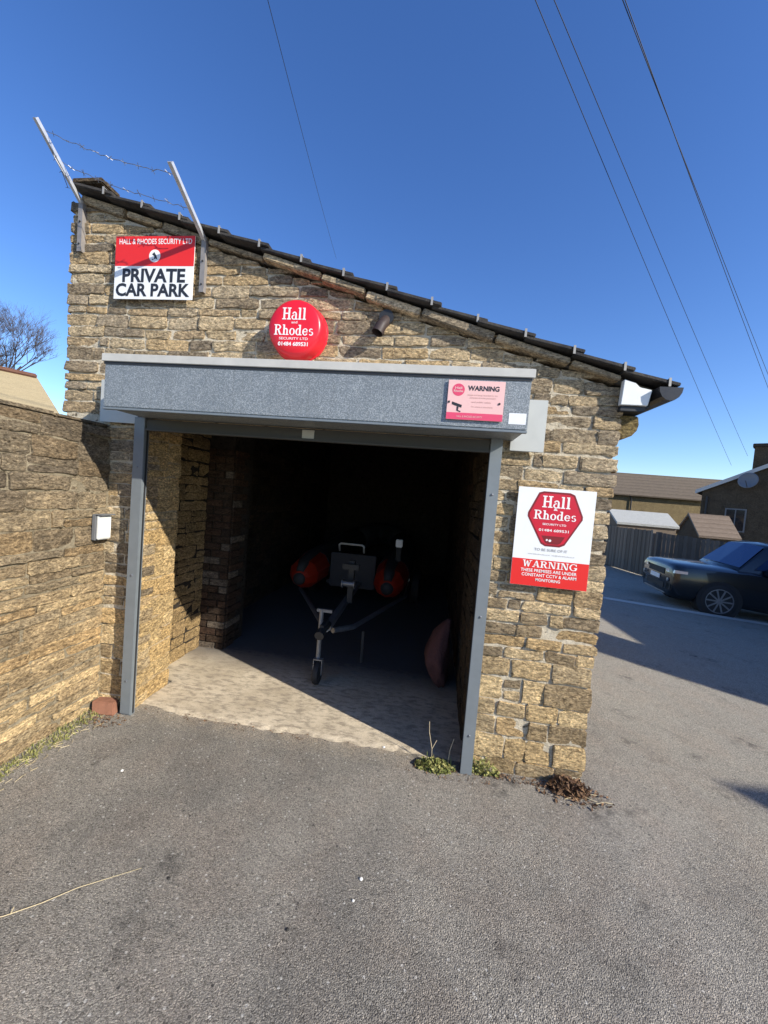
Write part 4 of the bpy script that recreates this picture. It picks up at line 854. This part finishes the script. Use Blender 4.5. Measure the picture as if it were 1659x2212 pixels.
def rot_box_building(name, label, cat, org, yaw, L, D, he, hr, wall, roofm, over=.2, ridge='x'):
    """gabled block: ridge along local x, eaves at y=0 and y=D; returns thing and matrix"""
    M = Matrix.Translation(org) @ Matrix.Rotation(yaw, 4, 'Z'); o = thing(name, org, label, cat)
    mk('wall', MB().prism([(0, 0, 0), (0, D, 0), (0, D, he), (0, D/2, hr), (0, 0, he)], (0, 0, 0), (L, 0, 0)), wall, o, T=M)
    sl_ = (hr-he)/(D/2); e = over
    rf = MB()
    for y0, z0, y1, z1 in ((-e, he-sl_*e, D/2, hr), (D+e, he-sl_*e, D/2, hr)):
        rf.add([(-e, y0, z0+.02), (L+e, y0, z0+.02), (L+e, y1, z1+.02), (-e, y1, z1+.02), (-e, y0, z0+.12), (L+e, y0, z0+.12), (L+e, y1, z1+.12), (-e, y1, z1+.12)],
               [(0,3,2,1),(4,5,6,7),(0,1,5,4),(1,2,6,5),(2,3,7,6),(3,0,4,7)])
    r = mk('roof', rf, roofm, o, T=M)
    return o, r, M
def slate(name, a, b, sc):
    t = NT(name, .9, .2); p = t.pos(); br_ = t.n.new('ShaderNodeTexBrick'); mp = t.scale(p, (sc, sc, sc*1.6))
    n = t.noise(t.scale(p, (.6, .6, 3)), 5, 5, .7); f = t.noise(p, 40, 3); z = t._sep(p)[2]; cs = t.math('FRACT', t.math('ADD', t.math('MULTIPLY', z, sc), t.math('MULTIPLY', n, .35)))
    c = t.mix(n, a, b); c = t.mix(t.ramp(f, [(.4, .5), (.6, 0)]), c, t.mix(1., c, (.55, .55, .55), 'MULTIPLY')); t.n.remove(br_); c = t.mix(t.ramp(cs, [(0, .8), (.18, .0), (1, .25)]), c, t.mix(1., c, (.45, .43, .42), 'MULTIPLY')) if sc > 1 else c
    return t.done(c, .9, t.bump(t.math('ADD', n, cs) if sc > 1 else n, .03))
FELT = slate('grey mineral felt', (.36, .37, .35), (.46, .46, .43), 1)
SLATE = slate('brown stone slate', (.10, .078, .055), (.22, .175, .125), 3.2)
SLATE_D = slate('dark slate', (.04, .04, .042), (.08, .075, .07), 4.5)
SLATE_P = slate('pale brown tile', (.17, .13, .10), (.27, .21, .16), 5)
GLASSD = plain('dark window glass', (.012, .015, .02), .08, spec=.6)
FRAMEW = plain('white painted frame', (.5, .5, .48), .5)
gsh = gz(8.2, 16.5)
sd_, sr, SM = rot_box_building('garden_shed', 'timber garden shed with pale grey felt roof behind the fence', 'shed', (8.20, 16.1, gsh), R(1), 2.45, 1.75, 1.2-gsh+.05, 1.76-gsh, WOOD, FELT, .08)
# small outbuilding with tiled gable
gso = gz(12.4, 17.2)
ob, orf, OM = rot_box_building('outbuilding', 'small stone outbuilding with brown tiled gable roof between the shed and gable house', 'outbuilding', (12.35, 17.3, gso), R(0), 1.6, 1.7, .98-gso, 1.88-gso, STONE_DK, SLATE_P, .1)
mk('verge_board', MB().add([(-.13, -.12, .90-gso), (-.11, -.12, .90-gso), (-.11, .85, 1.93-gso), (-.13, .85, 1.93-gso), (-.13, -.12, .98-gso), (-.11, -.12, .98-gso), (-.11, .85, 2.03-gso), (-.13, .85, 2.03-gso)], [(0,3,2,1),(4,5,6,7),(0,1,5,4),(1,2,6,5),(2,3,7,6),(3,0,4,7)]), DARKSTEEL, orf, T=OM, recalc=False)
# long barn beyond
gb = -1.5
barn, brf, BM = rot_box_building('stone_barn', 'long low stone barn with brown slate roof beyond the shed', 'barn', (13.4, 33.5, gb), R(1.5), 16, 8.5, 3.45-gb, 5.55-gb, stone_mat('barn stone', [(.20,.165,.10),(.17,.14,.09),(.23,.19,.11)], .4, False), SLATE, .35)
mk('downpipe', MB().tube([(3.35, -.10, 0), (3.35, -.10, 3.0-gb), (3.05, -.3, 3.4-gb)], .06, 8), DARKSTEEL, barn, T=BM)
# dark gable house at the right: the wall that faces us is turned away from the sun
gh = -1.3
hM = Matrix.Translation((15.45, 22.5, gh)) @ Matrix.Rotation(R(-38), 4, 'Z')
hs = thing('gable_house', (15.45, 22.5, gh), 'dark stone gable house with chimney and satellite dish behind the car', 'house')
he, W, hr, Dp = 4.72, 9.0, 7.1, 11.0
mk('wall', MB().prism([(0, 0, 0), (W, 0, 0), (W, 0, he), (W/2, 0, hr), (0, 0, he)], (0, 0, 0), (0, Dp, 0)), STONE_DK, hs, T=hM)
sl_ = (hr-he)/(W/2); rf = MB(); vg = MB()
for x0, x1 in ((-.3, W/2), (W+.3, W/2)):
    z0 = he-sl_*.3
    rf.add([(x0, -.16, z0+.02), (x1, -.16, hr+.02), (x1, Dp+.2, hr+.02), (x0, Dp+.2, z0+.02), (x0, -.16, z0+.14), (x1, -.16, hr+.14), (x1, Dp+.2, hr+.14), (x0, Dp+.2, z0+.14)], [(0,3,2,1),(4,5,6,7),(0,1,5,4),(1,2,6,5),(2,3,7,6),(3,0,4,7)])
    vg.add([(x0, -.22, z0-.02), (x1, -.22, hr-.02), (x1, -.165, hr-.02), (x0, -.165, z0-.02), (x0, -.22, z0+.20), (x1, -.22, hr+.20), (x1, -.165, hr+.20), (x0, -.165, z0+.20)], [(0,3,2,1),(4,5,6,7),(0,1,5,4),(1,2,6,5),(2,3,7,6),(3,0,4,7)])
hrf = mk('roof', rf, SLATE_D, hs, T=hM); mk('verge_board', vg, FRAMEW, hrf, T=hM)
mk('chimney', MB().box((2.0, .1, 5.4), (3.1, .75, 7.25)).box((1.92, .03, 7.25), (3.18, .82, 7.43)), STONE_DK, hrf, T=hM, bevel=.02)
for x, z0, w, h_ in ((1.1, 2.5, .9, 1.3), (3.6, 2.5, .9, 1.3), (1.0, .3, .9, 1.9), (3.6, .4, 1.2, 1.3)):
    wi = mk('window', MB().box((x, -.05, z0), (x+w, .05, z0+h_)), GREYPL, hs, T=hM)
    mk('pane', MB().box((x+.07, -.062, z0+.07), (x+w/2-.03, -.052, z0+h_-.07)).box((x+w/2+.03, -.062, z0+.07), (x+w-.07, -.052, z0+h_-.07)), GLASSD, wi, T=hM)
    mk('lintel', MB().box((x-.12, -.03, z0+h_+.01), (x+w+.12, .05, z0+h_+.22)), STONE_DK, wi, T=hM)
mk('downpipe', MB().tube([(.25, -.07, 0), (.25, -.07, 4.4)], .05, 8), DARKSTEEL, hs, T=hM)
ds = thing('satellite_dish', (17.2, 21.2, 3.4), 'grey satellite dish mounted on the gable house wall', 'satellite dish')
DM = hM @ Matrix.Translation((1.94, -.45, 5.34)) @ Matrix.Rotation(R(78), 4, 'X') @ Matrix.Rotation(R(-14), 4, 'Y')
mk('dish', MB().lathe([(0, 0), (.20, .015), (.34, .055), (.43, .10), (.435, .09), (.34, .043), (.20, .0), (0, -.015)], DM, 32), plain('grey dish paint', (.17, .18, .20), .5), ds, smooth=True)
mk('mount_arm', MB().tube([DM @ Vector((0, 0, -.02)), hM @ Vector((1.94, -.2, 5.2)), hM @ Vector((1.94, .0, 5.0))], .025, 8), DARKSTEEL, ds)
mk('feed_arm', MB().tube([DM @ Vector((0, -.4, .08)), DM @ Vector((0, -.12, .42))], .015, 6), DARKSTEEL, ds)

# terraced house across the lane, outside the picture, whose shadow falls on the lane
th = thing('terraced_house', (13, 4, -.6), 'stone terraced house across the lane whose shadow crosses the road', 'house')
TZ = -.9
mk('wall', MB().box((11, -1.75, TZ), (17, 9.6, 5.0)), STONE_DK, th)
mk('roof', MB().add([(10.98, -1.75, 5.0), (10.98, 9.7, 5.17), (14, 9.7, 6.6), (14, -1.75, 6.45), (17.2, 9.7, 5.0), (17.2, -1.75, 5.0)], [(0, 1, 2, 3), (3, 2, 4, 5), (0, 3, 5), (1, 4, 2)]), SLATE_D, th)
bx('chimney', (10.98, -1.74, 5.02), (11.6, -.76, 7.2), STONE_DK, th, bevel=.02)
lo = thing('terrace_cottage', (13, -5, -.6), 'lower stone cottage with a pointed front gable next to the terraced house', 'house')
mk('wall', MB().box((11, -8, TZ), (16, -1.77, 4.5)), STONE_DK, lo)
mk('roof', MB().add([(10.9, -8, 4.45), (10.9, -1.77, 4.45), (13.5, -1.77, 5.6), (13.5, -8, 5.6), (16.1, -1.77, 4.4), (16.1, -8, 4.4)], [(0, 1, 2, 3), (3, 2, 4, 5), (0, 3, 5), (1, 4, 2)]), SLATE_D, lo)
mk('front_gable', MB().prism([(0, -5.3, 4.5), (0, -2.9, 4.5), (0, -4.12, 5.82)], (10.95, 0, 0), (12.5, 0, 0)), STONE_DK, lo)
for x in (11,):
    for y in (0.5, 4.0, 7.4):
        for z in (.3, 2.9):
            w = bx('window', (10.93, y, z), (11.03, y+1.0, z+1.4), FRAMEW, th, bevel=.01); bx('pane', (10.915, y+.08, z+.08), (10.928, y+.92, z+1.32), GLASSD, w, bevel=0)

# ================================================================ BEYOND THE BOUNDARY WALL
yw = math.atan2(.85, .52); ex, ey = -10.6-9*.52, 6.85-9*.85
ph, prf, pM = rot_box_building('pale_roofed_house', 'house with pale sunlit stone-slate roof showing above the boundary wall', 'house', (ex, ey, 0), yw, 9, 6.32, 3.10, 4.45, STONE_PALE, slate('pale lichened slate', (.36, .285, .16), (.50, .40, .23), 1), .12)
mk('ridge_tiles', MB().box((-.1, 3.0, 4.53), (9.1, 3.32, 4.66)), slate('red-brown ridge tile', (.11, .05, .035), (.19, .10, .07), 1), prf, T=pM, bevel=.03)
def tree(x, y, H, spread, seed, label, depth=7):
    random.seed(seed); T_ = thing('bare_tree', (x, y, 0), label, 'tree', 'bare winter trees behind the wall')
    tk, cr = MB(), MB()
    def grow(p, d, L, r, lv):
        pts = [p]; q = p
        for i in range(3):
            d = (d+Vector((random.uniform(-.16, .16), random.uniform(-.16, .16), random.uniform(-.02, .14)))).normalized(); q = q+d*L/3; pts.append(q)
        (tk if lv < 2 else cr).tube(pts, [r, r*.88, r*.76, r*.62], 7 if lv < 2 else (4 if lv < 4 else 3), cap=False)
        if lv >= depth: return
        for k in range(3 if lv < 4 else 4):
            t = random.uniform(.45, 1); b = pts[1+int(t*1.99)]
            a = random.uniform(0, 6.283); nd = (d*random.uniform(.7, 1.1)+Vector((math.cos(a), math.sin(a), random.uniform(-.05, .35)))*spread).normalized()
            grow(b, nd, L*random.uniform(.62, .82), r*.55, lv+1)
    grow(Vector((x, y, 0)), Vector((0, 0, 1)), H*.30, H*.012, 0)
    mk('trunk', tk, BARK, T_, smooth=True, recalc=False); mk('crown', cr, BARK, T_, recalc=False)
tree(-21.6, 12.0, 15.2, .58, 5, 'bare winter tree rising behind the pale stone house')
tree(-17.6, 13.5, 5.6, .8, 9, 'smaller bare bush between the pale stone house and the garage', 5)
